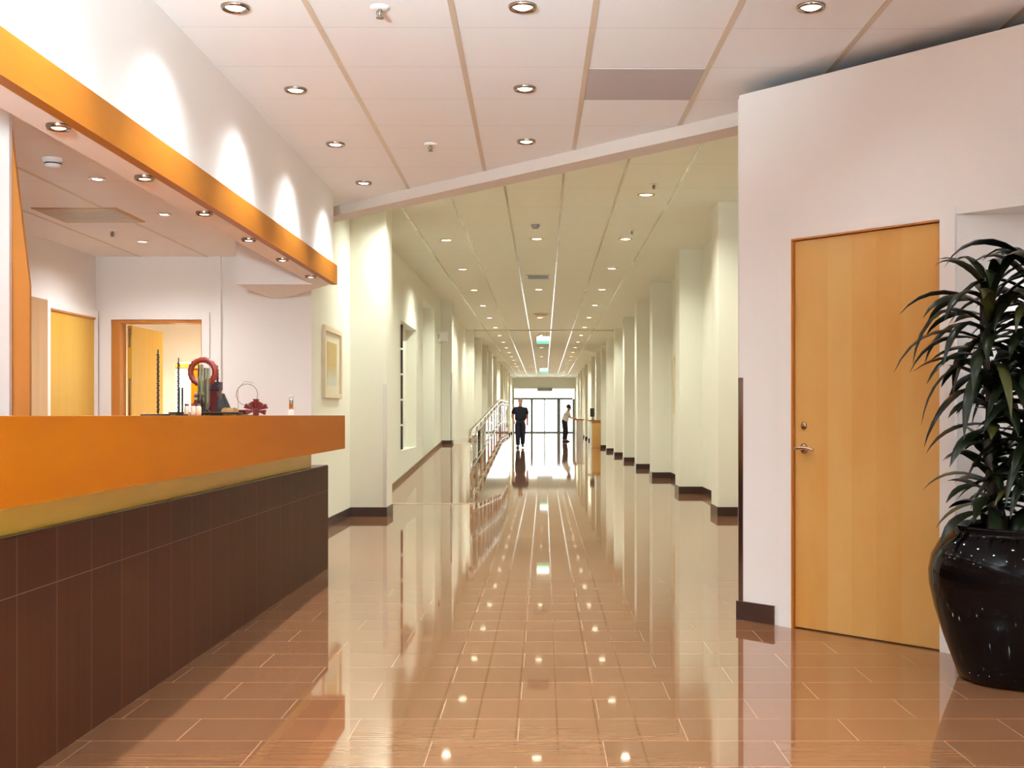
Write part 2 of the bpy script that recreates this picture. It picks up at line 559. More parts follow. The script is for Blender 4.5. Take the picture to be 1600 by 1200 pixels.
# room behind the doorway
mb = MB()
mb.box(-5.6, -5.5, YF + 0.16, 15.0, 0, OZ)
mb.box(-5.6, -4.7, 15.0, 15.12, 0, OZ)
mb.box(-4.40, -2.2, 15.0, 15.12, 0, OZ)
mb.box(-4.7, -4.40, 15.0, 15.12, 0, 1.15)
mb.box(-4.7, -4.40, 15.0, 15.12, 1.85, OZ)
mb.box(-5.6, -4.6, YF, YF + 0.16, 0, OZ)
struct('wall_back_room', mb, M['wall'], 'pale walls of the bright room behind the doorway', 'wall')
wf = thing('window_1', 'bright window in the room behind the office doorway', 'window', (-4.55, 15.05, 1.15), kind='structure')
mb = MB()
mb.box(-0.15, -0.12, -0.04, 0.04, 0, 0.7).box(0.12, 0.15, -0.04, 0.04, 0, 0.7).box(-0.12, 0.12, -0.04, 0.04, 0.67, 0.7).box(-0.12, 0.12, -0.04, 0.04, 0, 0.03)
obj('window_frame', mb, M['white'], wf)
obj('pane', MB().box(-0.12, 0.12, -0.004, 0.004, 0.03, 0.67), M['glass'], wf)

# left corridor wall, with a shallow niche and a tall recess
XL = -2.2
mb = MB()
def seg(y0, y1, z0=0, z1=CC + 0.1, x1=XL):
    mb.box(-2.9, x1, y0, y1, z0, z1)
seg(YF + 0.16, 18.2); seg(18.2, 20.4, 0, 0.60); seg(18.2, 20.4, 2.61); seg(18.2, 20.4, 0.60, 2.61, -2.38)
seg(20.4, 21.5); seg(21.5, 23.8, 3.28); seg(21.5, 23.8, 0, 3.28, -2.6); seg(23.8, 26.6)
seg(26.6, 28.0, 0, 1.0); seg(26.6, 28.0, 2.75); seg(26.6, 28.0, 1.0, 2.75, -2.4); seg(28.0, YEND + 0.2)
struct('wall_left', mb, M['wall_cream'], 'cream left wall of the corridor with recessed niches', 'wall')
mb = MB()
for k in range(5):
    mb.box(-2.1999, -2.168, 18.17, 18.2, 0.62 + 0.39 * k, 0.98 + 0.39 * k)
struct('trim_91', mb, M['baseboard'], 'dark segmented upright strip at the edge of the first wall niche', 'trim')
ws = thing('wall_sign', 'small white sign projecting from the corridor left wall at the top of the ramp', 'sign', (-2.2, 24.6, 2.68))
obj('bracket', MB().box(0, 0.03, -0.01, 0.01, 0.05, 0.15), M['steel'], ws)
obj('plate', MB().rbox(0.03, 0.20, -0.008, 0.008, 0, 0.20, 0.003), M['white'], ws)

# right corridor wall
mb = MB()
mb.box(2.32, 2.6, 8.7, YEND + 0.2, 0, CC + 0.1)
mb.prism([(1.62, 8.6), (4.4, 8.6), (4.4, 8.75), (1.62, 8.75)], 0, CC + 0.1)
struct('wall_right', mb, M['wall_cream'], 'cream right wall of the corridor', 'wall')
RD = 0.0
def column(name, x0, x1, y0, y1, z0, label):
    o = thing(name, label, 'pilaster', ((x0 + x1) / 2, y0, z0), kind='structure')
    w2 = (x1 - x0) / 2
    obj('shaft', MB().box(-w2, w2, 0, y1 - y0, 0, CC - z0 + 0.02), M['wall_cream'], o)
    obj('baseboard', MB().box(-w2 - 0.012, w2 + 0.012, -0.012, y1 - y0, 0, 0.105), M['baseboard'], o, label='dark brown baseboard')
    return o
YR = [13.45, 17.3, 21.6, 25.3, 29.2, 33.1, 37.2] + [37.2 + 3.95 * k for k in range(1, 10)]
for i, y in enumerate(YR):
    column('column', 1.98, 2.33, y, y + 0.55, 0, f'{ORD[i]} cream pilaster with dark base along the corridor right wall, counted from the partition')
column('column', -2.21, -1.79, 13.42, 13.95, 0, 'cream pilaster with steel corner guard at the foot of the ramp')
YLp = [25.4, 33.5] + [33.5 + 3.95 * k for k in range(1, 11)]
for i, y in enumerate(YLp):
    zb = 0.5 if y < 32 else 0
    column('column', -2.21, -1.98, y, y + 0.5, zb, f'{ORD[i]} cream pilaster along the corridor left wall beyond the ramp')
mb = MB()
ys = [8.7] + [y for Y in YR for y in (Y - 0.012, Y + 0.56)] + [YEND]
for k in range(0, len(ys) - 1, 2):
    mb.box(2.305, 2.32, ys[k], ys[k + 1], 0, 0.105)
struct('baseboard_right', mb, M['baseboard'], 'dark brown baseboard along the corridor right wall', 'baseboard')
struct('baseboard_left', MB().box(XL, XL + 0.015, YF + 0.2, 13.40, 0, 0.105), M['baseboard'], 'dark baseboard under the framed picture', 'baseboard')

# ramp and landing
R0, R1, RZ, RX = 15.36, 25.4, 0.53, -0.90
mb = MB()
mb.add([(XL, R0, 0), (RX, R0, 0), (RX, R1, RZ), (XL, R1, RZ), (XL, R1, 0), (RX, R1, 0)],
       [(0, 1, 2, 3), (1, 5, 2), (0, 3, 4), (0, 4, 5, 1), (5, 4, 3, 2)])
mb.box(XL, RX, R1 + 0.001, 32.0, 0, RZ)
struct('floor_ramp', mb, M['floor'], 'tiled ramp rising along the corridor left wall', 'ramp')
struct('trim_92', MB().box(XL + 0.02, RX, R0 - 0.05, R0 - 0.01, 0.0, 0.006), M['rail'], 'thin metal strip at the foot of the ramp', 'trim')
mb = MB()
mb.add([(XL, R0, 0), (XL + 0.015, R0, 0), (XL + 0.015, R1, RZ), (XL, R1, RZ), (XL, R0, 0.06), (XL + 0.015, R0, 0.06), (XL + 0.015, R1, RZ + 0.06), (XL, R1, RZ + 0.06)],
       [(0, 1, 2, 3), (4, 5, 6, 7), (0, 1, 5, 4), (1, 2, 6, 5), (2, 3, 7, 6), (3, 0, 4, 7)])
struct('baseboard_ramp', mb, plain('brown_skirting', (0.20, 0.115, 0.055), 0.3), 'sloping brown baseboard along the ramp', 'baseboard')

# partition with the birch door, on the diagonal
AX, AY = 1.10, 6.67
TX, TY = 0.671, -0.7415
RZW = atan2(TY, TX)
WZ = 2.95
mb = MB()
T0, T1, TN = 0.361, 1.2346, 1.315
mb.box(0, T0 - 0.0, 0, 0.12, 0, WZ)
mb.box(T0, T1, 0, 0.12, 2.10, WZ)
mb.box(T1, TN, 0, 0.12, 0, WZ)
mb.box(TN, 4.6, 0, 0.12, 2.115, WZ)
struct('wall_partition', mb, M['wall'], 'tall off-white partition wall set diagonally with a birch door', 'wall', (AX, AY, 0), RZW)
struct('wall_partition_return', MB().prism([(AX + 0.006, AY + 0.08), (AX + 0.13, AY + 0.01), (1.74, 8.6), (1.62, 8.6)], 0, WZ), M['wall'],
       'hidden return wall behind the partition corner', 'wall')
mb = MB()
mb.box(1.985, 4.3, 5.70, 5.82, 0, 2.2)
mb.prism([(1.99, 5.70), (4.3, 5.70), (4.3, 3.2), (4.2, 3.2)], 2.119, 2.2)
struct('wall_alcove', mb, M['wall'], 'white alcove wall behind the potted plant', 'wall')
struct('wall_right_lobby', MB().box(4.2, 4.4, -4.2, 8.6, 0, CC + 0.1), M['wall'], 'lobby side wall', 'wall')
mb = MB()
mb.box(-4.4, 1.3, -4.2, -4.05, 0, CC).box(3.9, 4.4, -4.2, -4.05, 0, CC).box(1.3, 3.9, -4.2, -4.05, 0, 0.35).box(1.3, 3.9, -4.2, -4.05, 2.75, CC)
struct('wall_back', mb, M['wall'], 'lobby wall with a wide opening added for fill daylight', 'wall')  # opening added behind the camera to let fill daylight in
struct('baseboard_partition', MB().box(-0.012, 0.245, -0.014, 0, 0, 0.105), M['baseboard'], 'short dark baseboard at the partition corner', 'baseboard', (AX, AY, 0), RZW)
g = MB().box(-0.004, 0.028, -0.004, 0, 0.106, 1.36).box(-0.004, 0, -0.004, 0.03, 0.106, 1.36)
o = obj('corner_guard', g, M['steel'], None, (AX, AY, 0), RZW)
tag(o, 'tall steel corner guard on the edge of the white partition', 'corner guard')
o = obj('corner_guard', MB().box(-0.035, 0.004, -0.004, 0, 0.106, 1.50).box(0, 0.004, 0, 0.035, 0.106, 1.50), plain('satin_steel', (0.72, 0.68, 0.62), 0.42, 1.0), None, (-1.79, 13.42, 0))
tag(o, 'steel corner guard on the pilaster at the foot of the ramp', 'corner guard')
o = obj('corner_guard', MB().box(-0.03, 0.004, -0.004, 0, 0.106, 1.55).box(0, 0.004, 0, 0.03, 0.106, 1.55), M['steel'], None, (-1.98, 25.4, 0.5))
tag(o, 'steel corner guard on the pilaster at the top of the ramp', 'corner guard')

# ------------------------------------------------------------------ doors
dr = thing('door_1', 'closed birch veneer door with steel lever in the diagonal partition', 'door', (AX, AY, 0), RZW, kind='structure')
leaf = obj('door_leaf', MB().rbox(T0 + 0.010, T1 - 0.004, 0.012, 0.055, 0.006, 2.088, 0.002), M['birch'], dr)
mb = MB()
mb.box(T0 - 0.085, T0, -0.012, -0.0005, 0, 2.155).box(T1, TN, -0.012, -0.0005, 0, 2.155).box(T0, T1, -0.012, -0.0005, 2.100, 2.155)
obj('casing', mb, M['casing'], dr, label='white door casing')
mb = MB()
mb.box(T0, T0 + 0.006, -0.011, 0.10, 0, 2.099).box(T1 - 0.003, T1, 0.0, 0.10, 0, 2.099).box(T0 + 0.006, T1 - 0.003, -0.011, 0.10, 2.091, 2.099)
obj('frame_or_reveal_shade', mb, M['orange_dark'], dr, label='reddish brown strip standing in for the reveal shadow')  # strip colour stands in for the shadow of the door reveal
TL = 0.432
lv = MB()
lv.tube([(TL, 0.012, 0.973), (TL, -0.045, 0.973)], 0.011, 12)
lv.tube([(TL - 0.028, -0.045, 0.968), (TL, -0.047, 0.974), (TL + 0.05, -0.047, 0.975), (TL + 0.095, -0.044, 0.966)], [0.007, 0.010, 0.009, 0.007], 12)
hd = obj('lever_handle', lv, M['brass'], dr, label='steel lever handle')
def roset(x, z, r):
    m = MB()
    n = 20
    pr = [(r * 0.55, 0.004), (r, 0.006), (r, 0.012)]
    vs, fs = [], []
    ring = [(0.001, -0.001)] + [(pr[0][0], 0.0), (pr[1][0], 0.004), (pr[2][0], 0.013)]
    for rr, dy in ring:
        vs += [(x + rr * cos(2 * pi * k / n), dy - 0.002, z + rr * 1.25 * sin(2 * pi * k / n)) for k in range(n)]
    for i in range(len(ring) - 1):
        for k in range(n):
            fs.append((i * n + k, i * n + (k + 1) % n, (i + 1) * n + (k + 1) % n, (i + 1) * n + k))
    return m.add(vs, fs, True)
obj('rosette', roset(TL, 0.970, 0.022), M['darkchrome'], hd)
ek = obj('lock_escutcheon', roset(TL, 1.093, 0.017), M['darkchrome'], dr, label='oval lock escutcheon')
obj('keyhole_cylinder', MB().tube([(TL, 0.0, 1.094), (TL, -0.008, 1.094)], 0.008, 12), M['chrome'], ek)

# open doorway of the office: jambs and a door swung into the bright room
d2 = thing('door_2', 'yellow lit wooden door swung open into the room behind the office', 'door', (-3.66, YF, 0), kind='structure')
mb = MB()
mb.box(-0.425, -0.350, -0.01, 0.16, 0, 2.05).box(-0.350, 0.425, -0.01, 0.16, 2.02, 2.05).box(0.420, 0.428, -0.01, 0.16, 0, 2.02)
obj('frame_or_reveal_shade', mb, M['orange_dark'], d2, label='orange wooden door frame')
mb = MB()
mb.box(-0.54, -0.428, -0.022, -0.002, 0, 2.12).box(0.428, 0.50, -0.022, -0.002, 0, 2.12).box(-0.428, 0.428, -0.022, -0.002, 2.052, 2.12)
obj('casing', mb, M['casing'], d2, label='white door casing')
lf = obj('door_leaf', MB().rbox(-0.340, -0.298, 0.17, 1.10, 0.01, 2.01, 0.002), M['yellow_wood'], d2)
obj('lock_plate', MB().box(-0.327, -0.311, 0.166, 0.171, 0.8, 1.5).box(-0.327, -0.311, 0.166, 0.171, 1.80, 1.98), M['darkchrome'], lf)

d3 = thing('door_3', 'closed yellowish wooden door in the office side wall', 'door', (-4.24, 10.58, 0), kind='structure')
obj('door_leaf', MB().rbox(0.0, 0.03, -0.50, 0.50, 0.01, 2.06, 0.002), M['yellow_wood'], d3)
mb = MB()
mb.box(0, 0.04, -0.57, -0.50, 0, 2.13).box(0, 0.04, 0.50, 0.57, 0, 2.13).box(0, 0.04, -0.50, 0.50, 2.06, 2.13)
obj('casing', mb, M['casing'], d3, label='white door casing')
obj('head_strip', MB().box(0.03, 0.045, -0.50, 0.50, 2.045, 2.062), M['orange_dark'], d3, label='dark line along the head of the door')

d4 = thing('door_4', 'white flush door in the corridor right wall between pilasters', 'door', (2.32, 26.9, 0), kind='structure')
obj('door_leaf', MB().rbox(-0.03, 0.0, -0.45, 0.45, 0.01, 2.05, 0.002), M['wall_cream'], d4)
obj('handle', MB().tube([(-0.03, -0.36, 1.0), (-0.09, -0.36, 1.0), (-0.09, -0.24, 1.0)], 0.011, 8), M['chrome'], d4, label='chrome door handle')

# ------------------------------------------------------------------ glazed entrance at the far end
en = thing('window_2', 'bright glazed entrance closing the far end of the corridor', 'window', (0, YEND, 0), kind='structure')
def fr(x0, x1, z0, z1, name='mullion'):
    obj(name, MB().box(x0, x1, -0.05, 0.05, z0, z1), M['greyframe'], en)
fr(-1.98, -1.93, 0, 2.86); fr(1.86, 1.98, 0, 2.2); fr(-0.87, -0.72, 0.06, 2.16); fr(0.85, 1.06, 0.06, 2.16); fr(0.0, 0.08, 0.06, 2.16)
fr(-1.93, 1.86, 2.14, 2.27, 'transom')
fr(-1.93, 1.86, 0.0, 0.08, 'threshold')
for x0, x1 in ((-1.93, -0.87), (-0.72, 0.02), (0.06, 0.85), (1.06, 1.86)):
    obj('pane', MB().box(x0, x1, -0.006, 0.006, 0.06, 2.16), M['glass'], en)
obj('pane', MB().box(-1.93, 1.98, -0.006, 0.006, 2.24, 2.86), M['glass'], en)
struct('wall_end', MB().box(-2.9, 2.6, YEND - 0.1, YEND + 0.1, 2.86, CC + 0.1), M['wall_cream'], 'cream band above the glazed entrance', 'wall')
struct('wall_end_jamb', MB().box(1.98, 2.6, YEND - 0.1, YEND + 0.1, 0, 2.86).box(-2.9, -1.98, YEND - 0.1, YEND + 0.1, 0, 2.86), M['wall_cream'],
       'cream side cheeks of the glazed entrance', 'wall')
o = obj('door_operator', MB().rbox(-0.5, 0.5, -0.16, 0, 0, 0.22, 0.02), M['grey'], None, (0.05, YEND - 0.101, 2.70))
tag(o, 'grey oblong box mounted above the far glazed entrance', 'door operator')

# ------------------------------------------------------------------ wooden beam over the counter
bm_ = MB().hexa([(-1.80, -3.5, 2.235), (-1.742, -3.5, 2.235), (-1.75, 10.02, 2.2525), (-1.80, 10.02, 2.2525),
                 (-1.80, -3.5, 2.385), (-1.742, -3.5, 2.385), (-1.75, 10.02, 2.415), (-1.80, 10.02, 2.415)])
struct('trim_93', bm_, M['beam'], 'long orange wooden beam edging the lowered soffit over the counter', 'beam')

# ------------------------------------------------------------------ reception counter
rc = thing('reception_counter', 'long reception counter with orange wooden top band and dark brown tiled front', 'counter', (-1.7, 1.6, 0))
def L(x, y, z):
    return (x + 1.7, y - 1.6, z)
top = MB()
xn, xf = -1.392, -1.457
c = [(-2.05, 1.6, 0.905), (xn, 1.6, 0.905), (xf, 8.67, 0.905), (-2.05, 8.67, 0.905), (-2.05, 1.6, 1.147), (xn, 1.6, 1.147), (xf, 8.67, 1.147), (-2.05, 8.67, 1.147)]
top.hexa([L(*p) for p in c])
obj('counter_top', top, M['orange'], rc, label='deep orange lacquered wooden counter band')
ap = MB().box(-0.33, 0.02, 0.05, 6.95, 0.77, 0.905)
obj('apron', ap, M['apron'], rc, label='yellow wooden strip under the overhang')
bs = MB()
c = [(-2.25, 1.6, 0), (-1.665, 1.6, 0), (-1.624, 8.91, 0), (-2.25, 8.91, 0), (-2.25, 1.6, 0.77), (-1.665, 1.6, 0.77), (-1.624, 8.91, 0.77), (-2.25, 8.91, 0.77)]
bs.hexa([L(*p) for p in c])
obj('counter_base', bs, M['base_tiles'], rc, label='dark brown tiled counter front')
obj('base_cap', MB().hexa([L(*p) for p in [(-2.24, 1.6, 0.771), (-1.668, 1.6, 0.771), (-1.627, 8.90, 0.771), (-2.24, 8.90, 0.771), (-2.24, 1.6, 0.776), (-1.668, 1.6, 0.776), (-1.627, 8.90, 0.776), (-2.24, 8.90, 0.776)]]),
    M['baseboard'], rc, label='dark ledge on top of the tiled front')

# ------------------------------------------------------------------ downlights
def lightd(name, col, power, size=160, blend=1.0, rad=0.05):
    l = bpy.data.lights.new(name, 'SPOT')
    l.energy = power
    l.color = col
    l.spot_size = radians(size)
    l.spot_blend = blend
    l.shadow_soft_size = rad
    return l
LD = {'fore': lightd('reception_spot', WARM, P_FORE, 128, 1.0), 'right': lightd('reception_spot_right', WARM, P_FORE * 0.22, 128, 1.0), 'scal': lightd('wall_wash_spot', WASHC, P_SCALLOP, 94, 0.35, 0.012),
      'corr': lightd('corridor_spot', CORRC, P_CORR, 150, 1.0), 'corr2': lightd('corridor_spot_far', CORRC, P_CORR * 2, 150, 1.0),
      'off': lightd('office_spot', OFFC, P_OFF), 'strip': lightd('strip_spot', OFFC, P_STRIP, 120, 1.0, 0.03),
      'back': lightd('back_room_spot', (1.0, 0.92, 0.66), 480),
      'alc': lightd('alcove_fill_spot', WARM, 32, 150, 1.0), 'upt': lightd('added_fill_tilted', (0.74, 0.93, 1.0), 1300, 78, 0.7, 0.12), 'up': lightd('added_fill_up', (0.80, 0.94, 1.0), 2800, 165, 1.0, 0.12)}  # alcove and uplighter spots are added fill light
def dl_meshes(r, lampmat, rimmat, deep=0.012):
    rim = MB().lathe([(r, 0.001), (r, -deep * 0.5), (r * 0.93, -deep), (r * 0.80, -deep * 0.9), (r * 0.72, -deep * 0.2), (r * 0.70, 0.0005)], 28, flip=True)
    len_ = MB().lathe([(r * 0.72, -0.001), (r * 0.5, -deep * 0.75), (0.001, -deep * 0.95)], 24, flip=True)
    return mesh(rim, 'rim', rimmat), mesh(len_, 'lens', lampmat)
DL = {'fore': dl_meshes(0.066, M['lamp'], M['darkchrome'], 0.016), 'corr': dl_meshes(0.098, M['lamp_corr'], M['gold'], 0.010),
      'strip': dl_meshes(0.046, M['lamp'], M['darkchrome'], 0.018), 'office': dl_meshes(0.055, M['lamp'], M['chrome'], 0.012)}
def downlight(kind, loc, label, group, lights=()):
    o = thing('downlight', label, 'ceiling light', loc, 0, group)
    for me, nm in zip(DL[kind], ('rim', 'lens')):
        c = bpy.data.objects.new(nm, me); c.parent = o; COL.objects.link(c)
    for ld, dx in lights:
        l = bpy.data.objects.new('lamp_light', LD[ld])
        l.location = (dx, 0, -0.03)
        l.parent = o
        COL.objects.link(l)
    return o
for i, v in enumerate((9.57, 8.21, 6.84, 5.46)):
    x, y = F(-1.373, v)
    downlight('fore', (x, y, CZ), f'{ORD[i]} downlight from the header in the row washing the wall above the beam', 'reception downlights', [('fore', 0), ('scal', 0)])
for v in (4.09, 2.72, 1.35, -0.02, -1.4):
    x, y = F(-1.373, v)
    downlight('fore', (x, y, CZ), 'downlight nearer than the picture in the wall washing row', 'reception downlights out of view', [('fore', 0), ('scal', 0)])
for i, v in enumerate((8.11, 6.8, 5.44)):
    x, y = F(-0.051, v)
    downlight('fore', (x, y, CZ), f'{ORD[i]} downlight from the header in the middle row of the reception ceiling', 'reception downlights', [('fore', 0)])
x, y = F(1.274, 5.43)
downlight('fore', (x, y, CZ), 'single downlight in the reception ceiling nearest the white partition', 'reception downlights', [('right', 0)])
for u in (-0.051, 1.274, 2.6):
    for v in (4.07, 2.7, 1.33, -0.04, -1.4):
        x, y = F(u, v)
        if not (u > 2 and v > 3):
            downlight('fore', (x, y, CZ), 'downlight nearer than the picture in the reception ceiling', 'reception downlights out of view', [('fore' if u < 1 else 'right', 0)])
ni = 0
for k in range(20):
    yl = 13.1 + 3.27 * k
    lt = ('corr',) if yl < 40 else (('corr2',) if k % 2 == 0 else ())
    downlight('corr', (-1.35, yl, CC), f'{ORD[k]} downlight along the left row of the corridor ceiling', 'corridor downlights', [(q, 0) for q in lt])
    downlight('corr', (1.12, yl - 0.1, CC), f'{ORD[k + 1]} downlight along the right row of the corridor ceiling', 'corridor downlights', [(q, 0) for q in lt])
downlight('corr', (1.12, 10.4, CC), 'first downlight along the right row of the corridor ceiling, just behind the header', 'corridor downlights', [('corr', 0)])
for k in range(6):
    downlight('corr', (-0.1, 16.25 + 6.55 * k, CC), f'{ORD[k]} small downlight in the centre row of the corridor ceiling', 'corridor downlights', [])
for k, y in enumerate((9.36, 8.35, 7.4, 6.43, 5.47, 4.5)):
    downlight('strip', (-1.845, y, 2.2525), f'{ORD[k]} small spotlight from the far end of the beam in the lowered soffit', 'soffit spotlights', [('strip', 0)])
downlight('strip', (-1.845, 3.53, 2.2525), 'small spotlight in the soffit nearer than the picture', 'soffit spotlights out of view', [('strip', 0)])
downlight('office', (-2.83, 7.5, OZ), 'office downlight nearest the smoke detector', 'office downlights', [('off', 0)])
downlight('office', (-2.83, 8.82, OZ), 'office downlight beside the ceiling vent, in front of the bulkhead', 'office downlights', [('off', 0)])
downlight('office', (-3.46, 10.2, OZ), 'office downlight over the open doorway', 'office downlights', [('off', 0)])
downlight('office', (-3.2, 3.5, OZ), 'office downlight nearer than the picture', 'office downlights out of view', [('off', 0)])
downlight('office', (-2.75, 4.6, OZ), 'added unseen office downlight brightening the white wall edge', 'office downlights out of view', [('off', 0)])  # added out of view to brighten the white wall edge
downlight('office', (-3.9, 13.2, OZ), 'lamp of the room behind the office', 'office downlights out of view', [('back', 0)])

downlight('office', (2.62, 5.42, 2.119), 'added unseen downlight brightening the plant alcove', 'added alcove fill light out of view', [('alc', 0)])  # added lamp outside the view, brightens the alcove wall
for x, y in ((-1.12, 1.2), (1.3, -2.4), (3.2, -0.6)):  # uplighters added out of view to lift the reception ceiling
    ul = thing('fill_uplighter', 'added unseen steel uplighter giving the reception ceiling fill light', 'fill lamp', (x, y, 0), 0, 'added fill uplighters out of view')
    obj('foot', MB().lathe([(0.15, 0), (0.15, 0.015), (0.02, 0.025)], 28), M['steel'], ul)
    obj('pole', MB().tube([(0, 0, 0.02), (0, 0, 1.75)], 0.014, 12), M['steel'], ul)
    obj('bowl', MB().lathe([(0.014, 1.74), (0.09, 1.77), (0.16, 1.85), (0.155, 1.85), (0.08, 1.78), (0.001, 1.77)], 28), M['steel'], ul)
    l = bpy.data.objects.new('lamp_light', LD['upt' if x < 0 else 'up']); l.location = (0, 0, 1.86); l.rotation_euler = (pi - radians(60 if x < 0 else 0), 0, radians(4 if x < 0 else 0)); l.parent = ul; COL.objects.link(l)

# ------------------------------------------------------------------ ceiling fittings
def sprinkler(loc, label):
    o = thing('sprinkler', label, 'sprinkler', loc, 0, 'ceiling sprinklers')
    obj('escutcheon', MB().lathe([(0.045, 0.001), (0.045, -0.006), (0.03, -0.012), (0.001, -0.012)], 20, flip=True), M['white'], o)
    m = MB().tube([(0, 0, -0.01), (0, 0, -0.045)], 0.009, 8)
    m.tube([(-0.012, 0, -0.02), (-0.016, 0, -0.035), (0, 0, -0.05), (0.016, 0, -0.035), (0.012, 0, -0.02)], 0.003, 6)
    obj('head', m, M['wire'], o)
    obj('deflector', MB().lathe([(0.001, -0.05), (0.018, -0.05), (0.018, -0.053), (0.001, -0.053)], 14, flip=True), M['wire'], o)
x, y = F(-0.709, 5.46); sprinkler((x, y, CZ), 'sprinkler in the reception ceiling, the nearer of two in one row')
x, y = F(-0.715, 8.21); sprinkler((x, y, CZ), 'sprinkler in the reception ceiling, the farther one near the header')
sprinkler((-3.5, 9.6, OZ), 'sprinkler in the office ceiling beside the vent')
sprinkler((1.15, 12.4, CC), 'sprinkler in the corridor ceiling nearest the header')
sprinkler((1.15, 15.5, CC), 'sprinkler in the corridor ceiling, second from the header')
so = thing('smoke_detector', 'round smoke detector with dark slots in the office ceiling', 'smoke detector', (-2.87, 6.92, OZ))
obj('base', MB().lathe([(0.058, 0.001), (0.058, -0.018), (0.05, -0.022)], 28, flip=True), M['white'], so)
obj('sensor_head', MB().lathe([(0.048, -0.02), (0.045, -0.045), (0.03, -0.055), (0.001, -0.055)], 28, flip=True), M['white'], so)
obj('slots', MB().lathe([(0.0485, -0.028), (0.0478, -0.036)], 28, flip=True), M['black'], so, label='dark slotted ring')
o = obj('smoke_detector', MB().lathe([(0.055, 0.001), (0.055, -0.02), (0.035, -0.05), (0.001, -0.05)], 24, flip=True), M['grey'], None, (-0.11, 15.05, CC))
tag(o, 'small dark detector in the middle of the corridor ceiling', 'smoke detector')
vo = thing('air_vent', 'oblong dark slotted air vent in the middle of the corridor ceiling', 'vent', (-0.10, 20.7, CC))
obj('vent_frame', MB().box(-0.22, 0.22, -0.30, 0.30, -0.012, 0.001), M['rail'], vo)
obj('slots', MB().box(-0.18, 0.18, -0.24, -0.03, -0.018, -0.0121).box(-0.18, 0.18, 0.03, 0.24, -0.018, -0.0121), M['black'], vo)
o = obj('air_vent', MB().lathe([(0.20, 0.001), (0.20, -0.015), (0.15, -0.03), (0.14, -0.01), (0.001, -0.02)], 28, flip=True), M['gold'], None, (-0.06, 28.3, CC))
tag(o, 'round air vent in the corridor ceiling before the transverse joint', 'vent')
# grille in office ceiling
vo = thing('ceiling_grille', 'square tan air grille in the office ceiling', 'vent', (-3.40, 8.87, OZ))
obj('grille_frame', MB().box(-0.31, 0.31, -0.31, 0.31, -0.008, 0.001), M['pinewood'], vo)
m = MB()
for k in range(10):
    yk = -0.27 + 0.06 * k
    m.box(-0.28, 0.28, yk - 0.012, yk + 0.012, -0.014, -0.0081)
obj('slats', m, M['rail'], vo)
# grey acoustic panel in the reception ceiling
pts = [F(0.300, 6.42), F(0.930, 6.42), F(0.930, 7.05), F(0.300, 7.05)]
cx = sum(p[0] for p in pts) / 4; cy = sum(p[1] for p in pts) / 4
o = obj('ceiling_panel', MB().prism([(p[0] - cx, p[1] - cy) for p in pts], -0.003, 0.002), plain('grey_panel', (0.48, 0.44, 0.455), 0.6), None, (cx, cy, CZ))
tag(o, 'grey square panel set among the white reception ceiling panels', 'ceiling panel')
# rails of the office ceiling
for x, y0 in ((-3.19, -2), (-3.82, -2)):
    struct(f'trim_{ri}', MB().box(x - 0.01, x + 0.01, y0, YF, OZ - 0.004, OZ + 0.01), M['rail'], 'thin rail in the office ceiling', 'trim'); ri += 1

def exit_sign(loc, label, s=1.0):
    o = thing('exit_sign', label, 'exit sign', loc, 0, None)
    obj('hanger', MB().tube([(-0.1 * s, 0, 0), (-0.1 * s, 0, 0.12)], 0.006, 6).tube([(0.1 * s, 0, 0), (0.1 * s, 0, 0.12)], 0.006, 6), M['steel'], o)
    obj('housing', MB().rbox(-0.19 * s, 0.19 * s, -0.03, 0.03, -0.22 * s, 0, 0.006), M['white'], o)
    obj('lit_panel', MB().box(-0.18 * s, 0.18 * s, -0.033, -0.0301, -0.13 * s, -0.01), M['white_glow'], o, label='white lit panel')
    obj('green_panel', MB().box(-0.18 * s, 0.18 * s, -0.033, -0.0301, -0.21 * s, -0.135 * s), M['green_glow'], o, label='green lit lower strip')
exit_sign((-0.03, 34.6, CC - 0.12), 'lit white and green exit sign hanging just beyond the ceiling joint')
exit_sign((0.0, 58.0, CC - 0.12), 'distant lit exit sign hanging far down the corridor', 1.1)

# ------------------------------------------------------------------ framed pictures
def picture(loc, rz, w_, z0, z1, label):
    o = thing('framed_picture', label, 'picture', loc, rz)
    f = 0.05
    m = MB()
    m.box(-w_ / 2, -w_ / 2 + f, -0.035, 0, z0, z1).box(w_ / 2 - f, w_ / 2, -0.035, 0, z0, z1)
    m.box(-w_ / 2 + f, w_ / 2 - f, -0.035, 0, z0, z0 + f).box(-w_ / 2 + f, w_ / 2 - f, -0.035, 0, z1 - f, z1)
    obj('frame', m, plain('pale_frame', (0.72, 0.60, 0.42), 0.35), o)
    obj('mat', MB().box(-w_ / 2 + f, w_ / 2 - f, -0.012, -0.002, z0 + f, z1 - f), plain('pale_mat', (0.70, 0.66, 0.52), 0.6), o)
    obj('print', MB().box(-w_ / 2 + 0.22, w_ / 2 - 0.22, -0.014, -0.0121, z0 + 0.13, z1 - 0.15), M['art'], o)
    return o
picture((XL, 12.22, 0), pi / 2, 0.98, 1.325, 2.045, 'pale framed abstract print on the cream wall just past the counter')
picture((2.32, 20.5, 0), -pi / 2, 0.9, 1.18, 2.20, 'slim framed picture on the corridor right wall between pilasters')

